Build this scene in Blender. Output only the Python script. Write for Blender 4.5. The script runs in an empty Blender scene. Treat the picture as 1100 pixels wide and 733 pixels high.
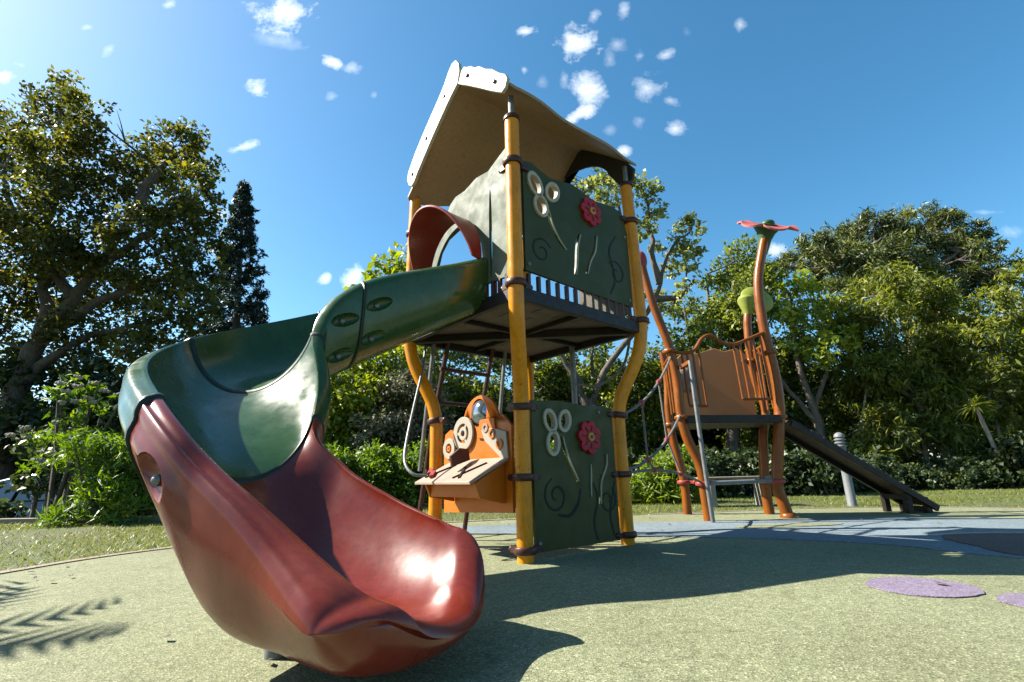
import bpy, bmesh, math, random
import numpy as np
from mathutils import Vector, Matrix
R_ = math.radians
random.seed(7)
scene = bpy.context.scene
COL = scene.collection

# ------------------------------------------------------------------ helpers
ORIGIN = {}          # object -> world origin of the thing it belongs to

def tag(o, label=None, cat=None, group=None, kind=None):
    if label: o['label'] = label
    if cat: o['category'] = cat
    if group: o['group'] = group
    if kind: o['kind'] = kind
    return o

def thing(name, loc, label, cat, group=None):
    o = bpy.data.objects.new(name, None)
    o.empty_display_size = 0.1
    o.location = loc
    COL.objects.link(o)
    ORIGIN[o] = Vector(loc)
    return tag(o, label, cat, group)

def link_mesh(name, me, mat, parent=None, origin=None):
    o = bpy.data.objects.new(name, me)
    COL.objects.link(o)
    if mat: me.materials.append(mat)
    if parent is not None:
        o.parent = parent
        ORIGIN[o] = ORIGIN[parent]
    else:
        o.location = origin if origin is not None else (0, 0, 0)
        ORIGIN[o] = Vector(o.location)
    return o

class MB:
    def __init__(self): self.v = []; self.f = []
    def add(self, v, f):
        n = len(self.v)
        self.v += [tuple(p) for p in v]
        self.f += [tuple(i + n for i in q) for q in f]
        return self
    def box(self, c, size, rx=0, ry=0, rz=0, frame=None):
        sx, sy, sz = [s / 2 for s in size]
        M = Matrix.Rotation(rz, 3, 'Z') @ Matrix.Rotation(ry, 3, 'Y') @ Matrix.Rotation(rx, 3, 'X')
        if frame is not None: M = frame
        p = [Vector(c) + M @ Vector((x * sx, y * sy, z * sz)) for x in (-1, 1) for y in (-1, 1) for z in (-1, 1)]
        return self.add(p, [(0, 1, 3, 2), (4, 6, 7, 5), (0, 4, 5, 1), (2, 3, 7, 6), (0, 2, 6, 4), (1, 5, 7, 3)])
    def bar(self, a, b, w, h, up=(0, 0, 1)):
        a, b = Vector(a), Vector(b); d = (b - a); L = d.length; d.normalize()
        u = Vector(up)
        if abs(u.dot(d)) > .98: u = Vector((1, 0, 0))
        s = d.cross(u).normalized(); u = s.cross(d)
        M = Matrix((d, s, u)).transposed()
        return self.box((a + b) / 2, (L, w, h), frame=M)
    def tube(self, path, rad, n=12, caps=True):
        P = [Vector(p) for p in path]; k = len(P)
        if not hasattr(rad, '__len__'): rad = [rad] * k
        T = []
        for i in range(k):
            t = P[min(i + 1, k - 1)] - P[max(i - 1, 0)]
            T.append(t.normalized() if t.length > 1e-9 else Vector((0, 0, 1)))
        u = T[0].orthogonal().normalized()
        vs, fs = [], []
        for i in range(k):
            u = (u - T[i] * u.dot(T[i])).normalized(); w = T[i].cross(u)
            for j in range(n):
                a = 2 * math.pi * j / n
                vs.append(P[i] + (u * math.cos(a) + w * math.sin(a)) * rad[i])
        for i in range(k - 1):
            for j in range(n):
                a, b = i * n + j, i * n + (j + 1) % n
                fs.append((a, b, b + n, a + n))
        if caps:
            fs.append(tuple(range(n - 1, -1, -1))); fs.append(tuple(range((k - 1) * n, k * n)))
        return self.add(vs, fs)
    def lathe(self, c, prof, n=20, axis=(0, 0, 1)):
        c = Vector(c); ax = Vector(axis).normalized(); u = ax.orthogonal().normalized(); w = ax.cross(u)
        vs, fs = [], []; k = len(prof)
        for r, z in prof:
            for j in range(n):
                a = 2 * math.pi * j / n
                vs.append(c + ax * z + (u * math.cos(a) + w * math.sin(a)) * r)
        for i in range(k - 1):
            for j in range(n):
                a, b = i * n + j, i * n + (j + 1) % n
                fs.append((a, b, b + n, a + n))
        fs.append(tuple(range(n - 1, -1, -1))); fs.append(tuple(range((k - 1) * n, k * n)))
        return self.add(vs, fs)
    def ball(self, c, r, n=12, m=8, sq=(1, 1, 1)):
        c = Vector(c)
        vs = [c + Vector((0, 0, -r * sq[2]))]; fs = []
        for i in range(1, m):
            ph = -math.pi / 2 + math.pi * i / m
            for j in range(n):
                a = 2 * math.pi * j / n
                vs.append(c + Vector((r * sq[0] * math.cos(ph) * math.cos(a), r * sq[1] * math.cos(ph) * math.sin(a), r * sq[2] * math.sin(ph))))
        vs.append(c + Vector((0, 0, r * sq[2])))
        for j in range(n):
            fs.append((0, 1 + (j + 1) % n, 1 + j))
        for i in range(m - 2):
            for j in range(n):
                a, b = 1 + i * n + j, 1 + i * n + (j + 1) % n
                fs.append((a, b, b + n, a + n))
        top = len(vs) - 1; s = 1 + (m - 2) * n
        for j in range(n): fs.append((s + j, s + (j + 1) % n, top))
        return self.add(vs, fs)
    def prism(self, outline, fr, d0, d1):
        """outline: list of (u, z) in face frame fr; extruded from depth d0 to d1 (outward positive)"""
        n = len(outline)
        vs = [fr(u, z, d0) for u, z in outline] + [fr(u, z, d1) for u, z in outline]
        fs = [tuple(range(n - 1, -1, -1)), tuple(range(n, 2 * n))]
        for i in range(n):
            j = (i + 1) % n
            fs.append((i, j, j + n, i + n))
        return self.add(vs, fs)
    def build(self, name, mat, parent=None, smooth=35, bevel=0, origin=None):
        me = bpy.data.meshes.new(name)
        o = ORIGIN[parent] if parent is not None else Vector(origin if origin is not None else (0, 0, 0))
        me.from_pydata([tuple(Vector(p) - o) for p in self.v], [], self.f)
        bm = bmesh.new(); bm.from_mesh(me); bmesh.ops.recalc_face_normals(bm, faces=bm.faces); bm.to_mesh(me); bm.free()
        if smooth:
            me.shade_smooth(); me.set_sharp_from_angle(angle=R_(smooth))
        ob = link_mesh(name, me, mat, parent, origin)
        if bevel:
            b = ob.modifiers.new('bevel', 'BEVEL'); b.width = bevel; b.segments = 2; b.limit_method = 'ANGLE'; b.angle_limit = R_(40)
        return ob

def cut(ob, cutter, ang=35):
    """boolean difference of ob by the closed shapes in MB cutter, baked into ob's mesh"""
    co = cutter.build('cutter_tmp', None, None, smooth=0)
    co.location = -ORIGIN[ob]
    # ob mesh is local to its thing: evaluate both in local space
    par = ob.parent; ob.parent = None; loc = ob.location.copy(); ob.location = (0, 0, 0)
    m = ob.modifiers.new('cut', 'BOOLEAN'); m.operation = 'DIFFERENCE'; m.object = co; m.solver = 'EXACT'
    try: m.use_self = True
    except Exception: pass
    bpy.context.view_layer.update()
    dg = bpy.context.evaluated_depsgraph_get()
    me = bpy.data.meshes.new_from_object(ob.evaluated_get(dg))
    ob.modifiers.clear()
    ob.data = me
    me.shade_smooth(); me.set_sharp_from_angle(angle=R_(ang))
    ob.parent = par; ob.location = loc
    bpy.data.objects.remove(co, do_unlink=True)

def catmull(P, m=8, closed=False):
    P = [np.array(p, float) for p in P]; n = len(P); out = []
    rng = range(n) if closed else range(n - 1)
    for i in rng:
        p0 = P[(i - 1) % n] if closed or i > 0 else 2 * P[0] - P[1]
        p1 = P[i]; p2 = P[(i + 1) % n]
        p3 = P[(i + 2) % n] if closed or i + 2 < n else 2 * P[-1] - P[-2]
        for j in range(m):
            t = j / m
            out.append(.5 * ((2 * p1) + (-p0 + p2) * t + (2 * p0 - 5 * p1 + 4 * p2 - p3) * t * t + (-p0 + 3 * p1 - 3 * p2 + p3) * t ** 3))
    if not closed: out.append(P[-1])
    return [tuple(p) for p in out]

# ------------------------------------------------------------------ materials
def newmat(name):
    m = bpy.data.materials.new(name); m.use_nodes = True
    nt = m.node_tree; nt.nodes.clear()
    out = nt.nodes.new('ShaderNodeOutputMaterial'); b = nt.nodes.new('ShaderNodeBsdfPrincipled')
    nt.links.new(b.outputs[0], out.inputs[0])
    return m, nt, b
def N(nt, t, **kw):
    n = nt.nodes.new(t)
    for k, v in kw.items():
        if k in n.inputs: n.inputs[k].default_value = v
        else: setattr(n, k, v)
    return n
def ramp(nt, fac, stops):
    r = nt.nodes.new('ShaderNodeValToRGB'); e = r.color_ramp.elements
    while len(e) < len(stops): e.new(.5)
    for i, (p, c) in enumerate(stops):
        e[i].position = p; e[i].color = (*c, 1) if len(c) == 3 else c
    nt.links.new(fac, r.inputs[0]); return r
def worn(name, base, wear, rough=.4, scale=6, wear_amt=(.45, .75), bump=.06, bscale=60, metallic=0, coat=0, streak=True, rvar=.15, chips=0, spec=.3):
    """painted / moulded surface with faded blotches, fine scratches and dust"""
    base = tuple(c * .50 for c in base); wear = tuple(c * .50 for c in wear)
    m, nt, b = newmat(name); L = nt.links
    tc = N(nt, 'ShaderNodeTexCoord')
    n1 = N(nt, 'ShaderNodeTexNoise', Scale=scale, Detail=6, Roughness=.65); L.new(tc.outputs['Object'], n1.inputs['Vector'])
    r1 = ramp(nt, n1.outputs[0], [(wear_amt[0], base), (wear_amt[1], wear)])
    col = r1.outputs[0]
    if streak:
        mp = N(nt, 'ShaderNodeMapping'); mp.inputs['Scale'].default_value = (14, 30, 5); L.new(tc.outputs['Object'], mp.inputs[0])
        n2 = N(nt, 'ShaderNodeTexNoise', Scale=3, Detail=8, Roughness=.75); L.new(mp.outputs[0], n2.inputs['Vector'])
        r2 = ramp(nt, n2.outputs[0], [(.3, (.72, .72, .72)), (.5, (1, 1, 1)), (.72, (1.12, 1.1, 1.08))])
        mx = N(nt, 'ShaderNodeMix', data_type='RGBA', blend_type='MULTIPLY'); mx.inputs[0].default_value = 1
        L.new(col, mx.inputs[6]); L.new(r2.outputs[0], mx.inputs[7]); col = mx.outputs[2]
    if chips:
        nc = N(nt, 'ShaderNodeTexNoise', Scale=scale * 9, Detail=3, Roughness=.5); L.new(tc.outputs['Object'], nc.inputs['Vector'])
        rc_ = ramp(nt, nc.outputs[0], [(.70 - .03 * chips, (0, 0, 0)), (.72 - .03 * chips, (1, 1, 1))])
        mc = N(nt, 'ShaderNodeMix', data_type='RGBA'); L.new(rc_.outputs[0], mc.inputs[0]); L.new(col, mc.inputs[6]); mc.inputs[7].default_value = (.07, .055, .045, 1); col = mc.outputs[2]
        nd = N(nt, 'ShaderNodeTexNoise', Scale=scale * .6, Detail=7, Roughness=.7); L.new(tc.outputs['Object'], nd.inputs['Vector'])
        rd_ = ramp(nt, nd.outputs[0], [(.42, (1, 1, 1)), (.72, (.74, .70, .64))])
        md = N(nt, 'ShaderNodeMix', data_type='RGBA', blend_type='MULTIPLY'); md.inputs[0].default_value = 1; L.new(col, md.inputs[6]); L.new(rd_.outputs[0], md.inputs[7]); col = md.outputs[2]
    L.new(col, b.inputs['Base Color'])
    n3 = N(nt, 'ShaderNodeTexNoise', Scale=scale * 2.3, Detail=5); L.new(tc.outputs['Object'], n3.inputs['Vector'])
    rr = ramp(nt, n3.outputs[0], [(.3, (rough - rvar * .5,) * 3), (.7, (rough + rvar,) * 3)]); L.new(rr.outputs[0], b.inputs['Roughness'])
    if bump:
        n4 = N(nt, 'ShaderNodeTexNoise', Scale=bscale, Detail=3); L.new(tc.outputs['Object'], n4.inputs['Vector'])
        bp = N(nt, 'ShaderNodeBump', Strength=bump, Distance=.01); L.new(n4.outputs[0], bp.inputs['Height']); L.new(bp.outputs[0], b.inputs['Normal'])
    b.inputs['Specular IOR Level'].default_value = spec
    b.inputs['Metallic'].default_value = metallic
    b.inputs['Coat Weight'].default_value = coat; b.inputs['Coat Roughness'].default_value = .15
    return m

M = {}
M['slide_green'] = worn('slide_green', (.038, .105, .026), (.066, .15, .052), .22, 5, bump=.05, bscale=25, coat=.15)
M['slide_dark'] = worn('slide_seam', (.012, .035, .022), (.02, .05, .03), .45, 8)
M['slide_red'] = worn('slide_red', (.235, .027, .013), (.29, .052, .028), .27, 4, bump=.05, bscale=22, coat=.24, spec=.32, rvar=.10)
M['hood_red'] = worn('hood_red', (.36, .035, .02), (.42, .07, .05), .35, 4)
M['yellow'] = worn('post_yellow', (1.06, .41, .003), (.94, .35, .008), .32, 7, bump=.03, chips=.6)
M['orange_post'] = worn('post_orange', (.38, .105, .005), (.28, .085, .012), .33, 7, bump=.03, chips=.6)
M['clamp'] = worn('clamp_brown', (.085, .028, .018), (.12, .045, .03), .4, 18)
M['orange_hpl'] = worn('panel_orange', (.82, .205, .006), (.76, .20, .010), .42, 6, bump=.05, bscale=140, streak=False)
M['panel_tan'] = worn('panel_apricot', (.60, .27, .10), (.55, .25, .10), .5, 6, bump=.05, bscale=140, streak=False)
M['green_hpl'] = worn('panel_green', (.058, .074, .012), (.076, .092, .022), .5, 5, bump=.07, bscale=160, spec=.25, streak=False)
M['pale_hpl'] = worn('panel_pale_green', (.120, .155, .098), (.10, .132, .085), .6, 5, bump=.07, bscale=160, streak=False, spec=.25)
M['green_edge'] = worn('engraved_green', (.016, .028, .018), (.022, .034, .022), .7, 8)
M['roof_tan'] = worn('roof_tan', (.50, .34, .20), (.44, .30, .18), .6, 3, bump=.08, bscale=90)
M['cream'] = worn('trim_cream', (.74, .67, .54), (.62, .55, .43), .5, 7, bump=.03)
M['roof_dark'] = worn('roof_gable_dark', (.045, .04, .028), (.06, .052, .035), .55, 7)
M['deck'] = worn('deck_brown', (.17, .13, .10), (.11, .085, .07), .65, 6, bump=.15, bscale=120)
M['frame_dark'] = worn('frame_dark', (.022, .015, .013), (.035, .024, .02), .5, 12)
M['white_hpl'] = worn('plate_white', (.58, .50, .40), (.48, .42, .34), .5, 8, streak=False)
M['shelf_pink'] = worn('shelf_top', (.50, .36, .28), (.42, .28, .22), .5, 8, streak=False)
M['crimson'] = worn('flower_crimson', (.60, .010, .028), (.50, .012, .03), .55, 10)
M['pinkpetal'] = worn('petal_pink', (.70, .17, .15), (.62, .19, .16), .5, 6)
M['gold'] = worn('gold', (.7, .42, .08), (.6, .34, .06), .45, 12)
M['stem_pale'] = worn('stem_pale', (.50, .52, .36), (.42, .46, .3), .5, 12)
M['ring_cream'] = worn('ring_cream', (.62, .56, .42), (.5, .46, .36), .5, 12)
M['leafgreen'] = worn('funnel_green', (.045, .13, .04), (.06, .15, .05), .45, 8)
M['lime'] = worn('bud_lime', (.36, .42, .06), (.30, .38, .06), .5, 6)
M['steel'] = worn('galvanised', (.34, .35, .35), (.22, .23, .23), .5, 14, metallic=.6)
M['greypaint'] = worn('paint_grey', (.26, .28, .29), (.21, .22, .235), .45, 9)
M['rope'] = worn('rope_grey', (.30, .28, .26), (.2, .18, .17), .85, 60, bump=.6, bscale=220)
M['redplastic'] = worn('joint_red', (.50, .075, .06), (.42, .07, .06), .4, 20)
M['ramp_dark'] = worn('ramp_dark', (.055, .045, .04), (.09, .075, .065), .6, 9, bump=.15, bscale=90)
M['wood'] = worn('bench_wood', (.36, .29, .22), (.24, .19, .15), .7, 12)
M['concrete'] = worn('bench_concrete', (.45, .44, .41), (.36, .35, .33), .85, 9, bump=.3)
M['tyre'] = worn('tyre', (.02, .02, .02), (.03, .03, .03), .8, 20)
M['carpaint'] = worn('car_blue_grey', (.05, .075, .11), (.06, .085, .12), .25, 2, streak=False, bump=0, metallic=.5, coat=.8)
M['headlamp'] = worn('lamp_lens', (.7, .7, .72), (.6, .6, .62), .12, 9, streak=False, bump=0)
def glass(name, c, rough=.06, alpha=1):
    m, nt, b = newmat(name); b.inputs['Base Color'].default_value = (*c, 1); b.inputs['Roughness'].default_value = rough
    b.inputs['Specular IOR Level'].default_value = .8; b.inputs['Coat Weight'].default_value = .6
    return m
M['carglass'] = glass('car_glass', (.02, .03, .04))
M['bubble'] = glass('mirror_bubble', (.22, .27, .33), .12); M['bubble'].node_tree.nodes['Principled BSDF'].inputs['Metallic'].default_value = .8

def leafmat(name, cols, trans=.4, rough=.5):
    """cols: 4 leaf colours from old/dark to young/light; picked per leaf"""
    m = bpy.data.materials.new(name); m.use_nodes = True; nt = m.node_tree; nt.nodes.clear(); L = nt.links
    out = N(nt, 'ShaderNodeOutputMaterial'); at = N(nt, 'ShaderNodeAttribute', attribute_name='rnd')
    r = ramp(nt, at.outputs['Fac'], [(i / (len(cols) - 1), tuple(q * (.76 if 'oak' in name or 'grass' in name else .98) for q in c)) for i, c in enumerate(cols)])
    p = N(nt, 'ShaderNodeBsdfPrincipled', Roughness=rough); L.new(r.outputs[0], p.inputs['Base Color'])
    t = N(nt, 'ShaderNodeBsdfTranslucent')
    hs = N(nt, 'ShaderNodeHueSaturation', Hue=.485, Saturation=1.1, Value=1.5); L.new(r.outputs[0], hs.inputs['Color']); L.new(hs.outputs[0], t.inputs['Color'])
    mx = N(nt, 'ShaderNodeMixShader'); mx.inputs[0].default_value = trans
    L.new(p.outputs[0], mx.inputs[1]); L.new(t.outputs[0], mx.inputs[2]); L.new(mx.outputs[0], out.inputs[0])
    return m
LM = {
 'oak': leafmat('leaf_oak', [(.03, .042, .010), (.065, .08, .014), (.13, .14, .02), (.24, .21, .03)], .5),
 'conifer': leafmat('needle_dark', [(.008, .02, .014), (.014, .03, .02), (.02, .04, .025), (.03, .05, .03)], .15),
 'bright': leafmat('leaf_bright', [(.08, .13, .015), (.15, .21, .02), (.24, .29, .03), (.34, .36, .05)]),
 'grey': leafmat('leaf_greyish', [(.07, .08, .035), (.13, .13, .07), (.2, .19, .12), (.3, .28, .2)], .25),
 'hedge': leafmat('leaf_hedge', [(.04, .085, .01), (.08, .15, .015), (.13, .22, .02), (.2, .29, .03)]),
 'open': leafmat('leaf_open_crown', [(.09, .12, .035), (.16, .19, .055), (.24, .27, .07), (.32, .34, .1)]),
 'mid': leafmat('leaf_mid', [(.04, .065, .012), (.085, .12, .018), (.15, .19, .025), (.25, .27, .04)], .48),
 'pine': leafmat('needle_pine', [(.02, .035, .012), (.05, .07, .015), (.11, .13, .02), (.18, .19, .03)], .2),
 'euc': leafmat('leaf_olive', [(.05, .072, .014), (.10, .125, .02), (.18, .21, .028), (.29, .30, .045)], .5),
 'dark': leafmat('leaf_shrub_dark', [(.012, .026, .008), (.026, .045, .012), (.05, .075, .018), (.09, .12, .028)], .3),
 'lance': leafmat('leaf_lance', [(.05, .10, .012), (.11, .18, .018), (.24, .33, .03), (.36, .42, .05)]),
 'grass': leafmat('grass_blade', [(.09, .12, .02), (.16, .20, .03), (.20, .23, .03), (.24, .24, .06)], .35),
}
def barkmat(name, a, b_):
    m, nt, b = newmat(name); L = nt.links
    tc = N(nt, 'ShaderNodeTexCoord'); mp = N(nt, 'ShaderNodeMapping'); mp.inputs['Scale'].default_value = (6, 6, 1.6); L.new(tc.outputs['Object'], mp.inputs[0])
    n = N(nt, 'ShaderNodeTexNoise', Scale=3, Detail=8, Roughness=.7); L.new(mp.outputs[0], n.inputs['Vector'])
    r = ramp(nt, n.outputs[0], [(.35, a), (.65, b_)]); L.new(r.outputs[0], b.inputs['Base Color']); b.inputs['Roughness'].default_value = .9
    bp = N(nt, 'ShaderNodeBump', Strength=.6, Distance=.04); L.new(n.outputs[0], bp.inputs['Height']); L.new(bp.outputs[0], b.inputs['Normal'])
    return m
M['bark'] = barkmat('bark_dark', (.045, .035, .026), (.12, .095, .072))
M['bark_pale'] = barkmat('bark_pale', (.16, .13, .10), (.32, .27, .21))

def groundmat(name, c1, c2, c3, scale=170, bump=.35, patch=None):
    """rubber crumb: fine two-tone granules with faded large patches"""
    c1, c2, c3 = [tuple(q * .72 for q in c) for c in (c1, c2, c3)]
    m, nt, b = newmat(name); L = nt.links
    tc = N(nt, 'ShaderNodeTexCoord')
    v = N(nt, 'ShaderNodeTexVoronoi', Scale=scale); L.new(tc.outputs['Object'], v.inputs['Vector'])
    sep = N(nt, 'ShaderNodeSeparateColor'); L.new(v.outputs['Color'], sep.inputs[0])
    r = ramp(nt, sep.outputs[0], [(0, c1), (.45, c2), (.8, c2), (1, c3)])
    n = N(nt, 'ShaderNodeTexNoise', Scale=1.3, Detail=8, Roughness=.65); L.new(tc.outputs['Object'], n.inputs['Vector'])
    r2 = ramp(nt, n.outputs[0], [(.3, (.80, .78, .74)), (.55, (1, 1, 1)), (.75, (1.08, 1.08, 1.04))])
    mx = N(nt, 'ShaderNodeMix', data_type='RGBA', blend_type='MULTIPLY'); mx.inputs[0].default_value = 1
    L.new(r.outputs[0], mx.inputs[6]); L.new(r2.outputs[0], mx.inputs[7])
    n5 = N(nt, 'ShaderNodeTexNoise', Scale=22, Detail=4, Roughness=.7); L.new(tc.outputs['Object'], n5.inputs['Vector'])
    r5 = ramp(nt, n5.outputs[0], [(.33, (.82, .82, .80)), (.5, (1, 1, 1)), (.66, (1.07, 1.07, 1.05))])
    mx2 = N(nt, 'ShaderNodeMix', data_type='RGBA', blend_type='MULTIPLY'); mx2.inputs[0].default_value = 1
    L.new(mx.outputs[2], mx2.inputs[6]); L.new(r5.outputs[0], mx2.inputs[7])
    n6 = N(nt, 'ShaderNodeTexNoise', Scale=4.5, Detail=10, Roughness=.75, Distortion=.6); L.new(tc.outputs['Object'], n6.inputs['Vector'])
    r6 = ramp(nt, n6.outputs[0], [(.28, (.62, .58, .5)), (.42, (1, 1, 1)), (.6, (1, 1, 1)), (.8, (1.12, 1.1, 1.06))])
    mx3 = N(nt, 'ShaderNodeMix', data_type='RGBA', blend_type='MULTIPLY'); mx3.inputs[0].default_value = 1
    L.new(mx2.outputs[2], mx3.inputs[6]); L.new(r6.outputs[0], mx3.inputs[7])
    v7 = N(nt, 'ShaderNodeTexVoronoi', Scale=38); L.new(tc.outputs['Object'], v7.inputs['Vector'])
    r7 = ramp(nt, v7.outputs['Distance'], [(.05, (.45, .40, .33)), (.09, (1, 1, 1))])
    mx4 = N(nt, 'ShaderNodeMix', data_type='RGBA', blend_type='MULTIPLY'); mx4.inputs[0].default_value = .7
    L.new(mx3.outputs[2], mx4.inputs[6]); L.new(r7.outputs[0], mx4.inputs[7])
    L.new(mx4.outputs[2], b.inputs['Base Color']); b.inputs['Roughness'].default_value = .85; b.inputs['Specular IOR Level'].default_value = .25
    bp = N(nt, 'ShaderNodeBump', Strength=bump, Distance=.006); L.new(v.outputs['Distance'], bp.inputs['Height']); L.new(bp.outputs[0], b.inputs['Normal'])
    return m
M['rubber'] = groundmat('rubber_green', (.115, .13, .068), (.225, .242, .138), (.41, .40, .27), 210)
M['rubber_blue'] = groundmat('rubber_blue', (.12, .165, .20), (.18, .23, .26), (.29, .32, .33))
M['rubber_purple'] = groundmat('rubber_purple', (.16, .12, .19), (.225, .185, .26), (.30, .26, .33))
M['rubber_brown'] = groundmat('rubber_brown', (.09, .06, .055), (.14, .10, .085), (.22, .17, .14))
M['rubber_cream'] = groundmat('rubber_cream', (.34, .31, .24), (.44, .41, .32), (.52, .49, .4))
M['kerb'] = groundmat('edging_stone', (.24, .19, .14), (.30, .25, .18), (.38, .33, .26), scale=120)

def lawnmat():
    m, nt, b = newmat('lawn'); L = nt.links
    tc = N(nt, 'ShaderNodeTexCoord')
    n = N(nt, 'ShaderNodeTexNoise', Scale=.9, Detail=8, Roughness=.7); L.new(tc.outputs['Object'], n.inputs['Vector'])
    r = ramp(nt, n.outputs[0], [(.32, (.09, .066, .036)), (.45, (.072, .085, .02)), (.6, (.065, .088, .017)), (.75, (.095, .11, .024))])
    n2 = N(nt, 'ShaderNodeTexNoise', Scale=40, Detail=4); L.new(tc.outputs['Object'], n2.inputs['Vector'])
    r2 = ramp(nt, n2.outputs[0], [(.35, (.6, .6, .6)), (.65, (1.15, 1.15, 1.1))])
    mx = N(nt, 'ShaderNodeMix', data_type='RGBA', blend_type='MULTIPLY'); mx.inputs[0].default_value = 1
    L.new(r.outputs[0], mx.inputs[6]); L.new(r2.outputs[0], mx.inputs[7]); L.new(mx.outputs[2], b.inputs['Base Color'])
    b.inputs['Roughness'].default_value = .95
    bp = N(nt, 'ShaderNodeBump', Strength=.8, Distance=.05); L.new(n2.outputs[0], bp.inputs['Height']); L.new(bp.outputs[0], b.inputs['Normal'])
    return m
M['lawn'] = lawnmat()
M['asphalt'] = groundmat('asphalt', (.04, .04, .04), (.055, .055, .052), (.08, .08, .078), scale=150)
# measured clump centres (x, y, z, radius) of the crowns, limb paths and cloud directions
OAK = [(-14.21, 13.04, 12.34, 0.77), (-16.66, 14.62, 12.63, 0.92), (-11.83, 11.72, 10.47, 0.63), (-17.08, 14.62, 11.69, 1.06), (-13.14, 12.32, 9.73, 0.98), (-12.3, 12.72, 9.99, 0.78), (-12.27, 14.18, 10.87, 0.78), (-9.92, 12.67, 10.21, 0.76), (-9.59, 13.18, 10.02, 0.69), (-8.28, 11.3, 7.87, 0.68), (-11.38, 13.91, 9.45, 0.96), (-12.02, 13.14, 8.98, 0.85), (-12.87, 12.39, 8.24, 1.06), (-16.1, 14.04, 9.32, 1.2), (-8.45, 12.29, 7.68, 0.52), (-9.64, 12.83, 7.66, 0.81), (-9.71, 11.68, 6.77, 0.86), (-11.69, 12.65, 7.18, 0.93), (-12.22, 11.93, 6.55, 0.99), (-13.67, 12.14, 6.56, 1.13), (-9.4, 13.9, 7.53, 0.58), (-8.72, 12.21, 6.05, 0.75), (-10.25, 12.95, 5.99, 0.87), (-13.13, 14.73, 6.63, 1.05), (-14.5, 14.66, 6.32, 1.04), (-15.0, 13.81, 5.72, 1.11), (-8.55, 13.15, 6.25, 0.38), (-9.01, 12.2, 4.73, 0.81), (-8.02, 11.78, 4.81, 0.59), (-12.27, 14.69, 5.34, 0.97), (-12.13, 13.06, 4.42, 0.77), (-9.11, 11.62, 3.58, 0.64), (-9.51, 13.44, 4.19, 0.63), (-13.98, 14.0, 4.16, 0.69), (-11.73, 13.41, 3.56, 0.65), (-18.66, 14.5, 12.02, 1.29), (-14.51, 11.34, 7.79, 1.1), (-16.04, 13.1, 6.78, 1.22), (-15.08, 12.85, 4.7, 1.02), (-8.53, 11.42, 2.95, 0.49), (-14.33, 13.51, 3.65, 0.79)]
OAKL = [[(-13.06, 13.0, -0.09), (-13.29, 13.0, 1.41), (-13.3, 13.0, 2.88), (-13.03, 13.0, 4.29), (-12.42, 13.0, 5.44), (-11.84, 13.0, 6.48), (-11.16, 13.0, 7.94), (-10.8, 13.0, 9.02)], [(-13.09, 13.0, 4.11), (-12.29, 13.0, 4.81), (-11.26, 13.0, 5.53), (-10.02, 13.0, 6.0), (-9.27, 13.0, 6.27)], [(-13.03, 13.0, 4.29), (-13.21, 13.0, 5.8), (-13.41, 13.0, 7.55), (-13.7, 13.0, 9.74), (-13.98, 13.0, 11.59)], [(-12.42, 13.0, 5.44), (-13.02, 13.0, 6.36), (-14.03, 13.0, 7.27), (-14.87, 13.0, 8.51), (-15.32, 13.0, 9.79)], [(-11.84, 13.0, 6.48), (-11.11, 13.0, 6.9), (-10.29, 13.0, 7.62), (-9.69, 13.0, 8.21)], [(-11.16, 13.0, 7.94), (-10.71, 13.0, 9.34), (-10.13, 13.0, 10.13)], [(-13.3, 13.0, 2.88), (-12.57, 13.0, 3.75), (-11.67, 13.0, 4.34), (-10.82, 13.0, 4.58)]]
CON = [[(-12.24, 20.0, 13.88), (-11.55, 20.0, 6.99), (-10.95, 20.0, 1.72)]]
BRT = [(-2.1, 9.31, 4.86, 0.29), (-2.54, 9.34, 4.64, 0.27), (-3.04, 9.75, 4.53, 0.22), (-2.21, 9.17, 4.27, 0.34), (-2.79, 9.58, 4.31, 0.27), (-2.03, 9.68, 4.44, 0.31), (-3.15, 9.25, 3.99, 0.19), (-1.99, 9.14, 3.63, 0.33), (-2.4, 9.32, 3.6, 0.33), (-1.9, 9.63, 3.39, 0.34), (-2.25, 9.55, 3.08, 0.34), (-2.54, 9.22, 3.09, 0.29), (-1.94, 9.45, 2.76, 0.29)]
BRT2 = [(-3.13, 8.09, 2.14, 0.31), (-3.28, 8.24, 1.69, 0.31), (-2.99, 8.8, 2.36, 0.43), (-2.51, 8.58, 2.48, 0.37), (-2.88, 8.09, 1.74, 0.39), (-1.97, 8.43, 2.43, 0.36), (-3.22, 8.48, 1.33, 0.29), (-2.44, 8.16, 1.82, 0.31)]
GRY = [(-2.3, 8.55, 1.8, 0.36), (-1.83, 8.21, 1.89, 0.35), (-2.05, 8.58, 1.39, 0.36), (-2.25, 7.86, 1.24, 0.3), (-1.63, 8.29, 1.5, 0.31), (-1.49, 8.1, 1.94, 0.28), (-2.72, 8.44, 1.23, 0.28)]
HDG = [(-2.51, 7.41, 0.8, 0.22), (-2.16, 7.42, 0.72, 0.25), (-1.77, 7.21, 0.7, 0.24), (-1.41, 7.05, 0.72, 0.23), (-2.18, 6.89, 0.4, 0.28), (-1.86, 7.12, 0.33, 0.31), (-1.48, 7.14, 0.32, 0.31), (-2.41, 6.88, 0.1, 0.25), (-1.97, 6.88, 0.03, 0.25), (-1.69, 7.55, -0.01, 0.27), (-1.18, 7.31, 0.56, 0.24), (-1.13, 7.01, 0.19, 0.28), (-0.83, 7.15, 0.55, 0.24), (-0.87, 7.53, 0.1, 0.3), (-2.78, 7.48, 0.47, 0.25)]
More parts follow.
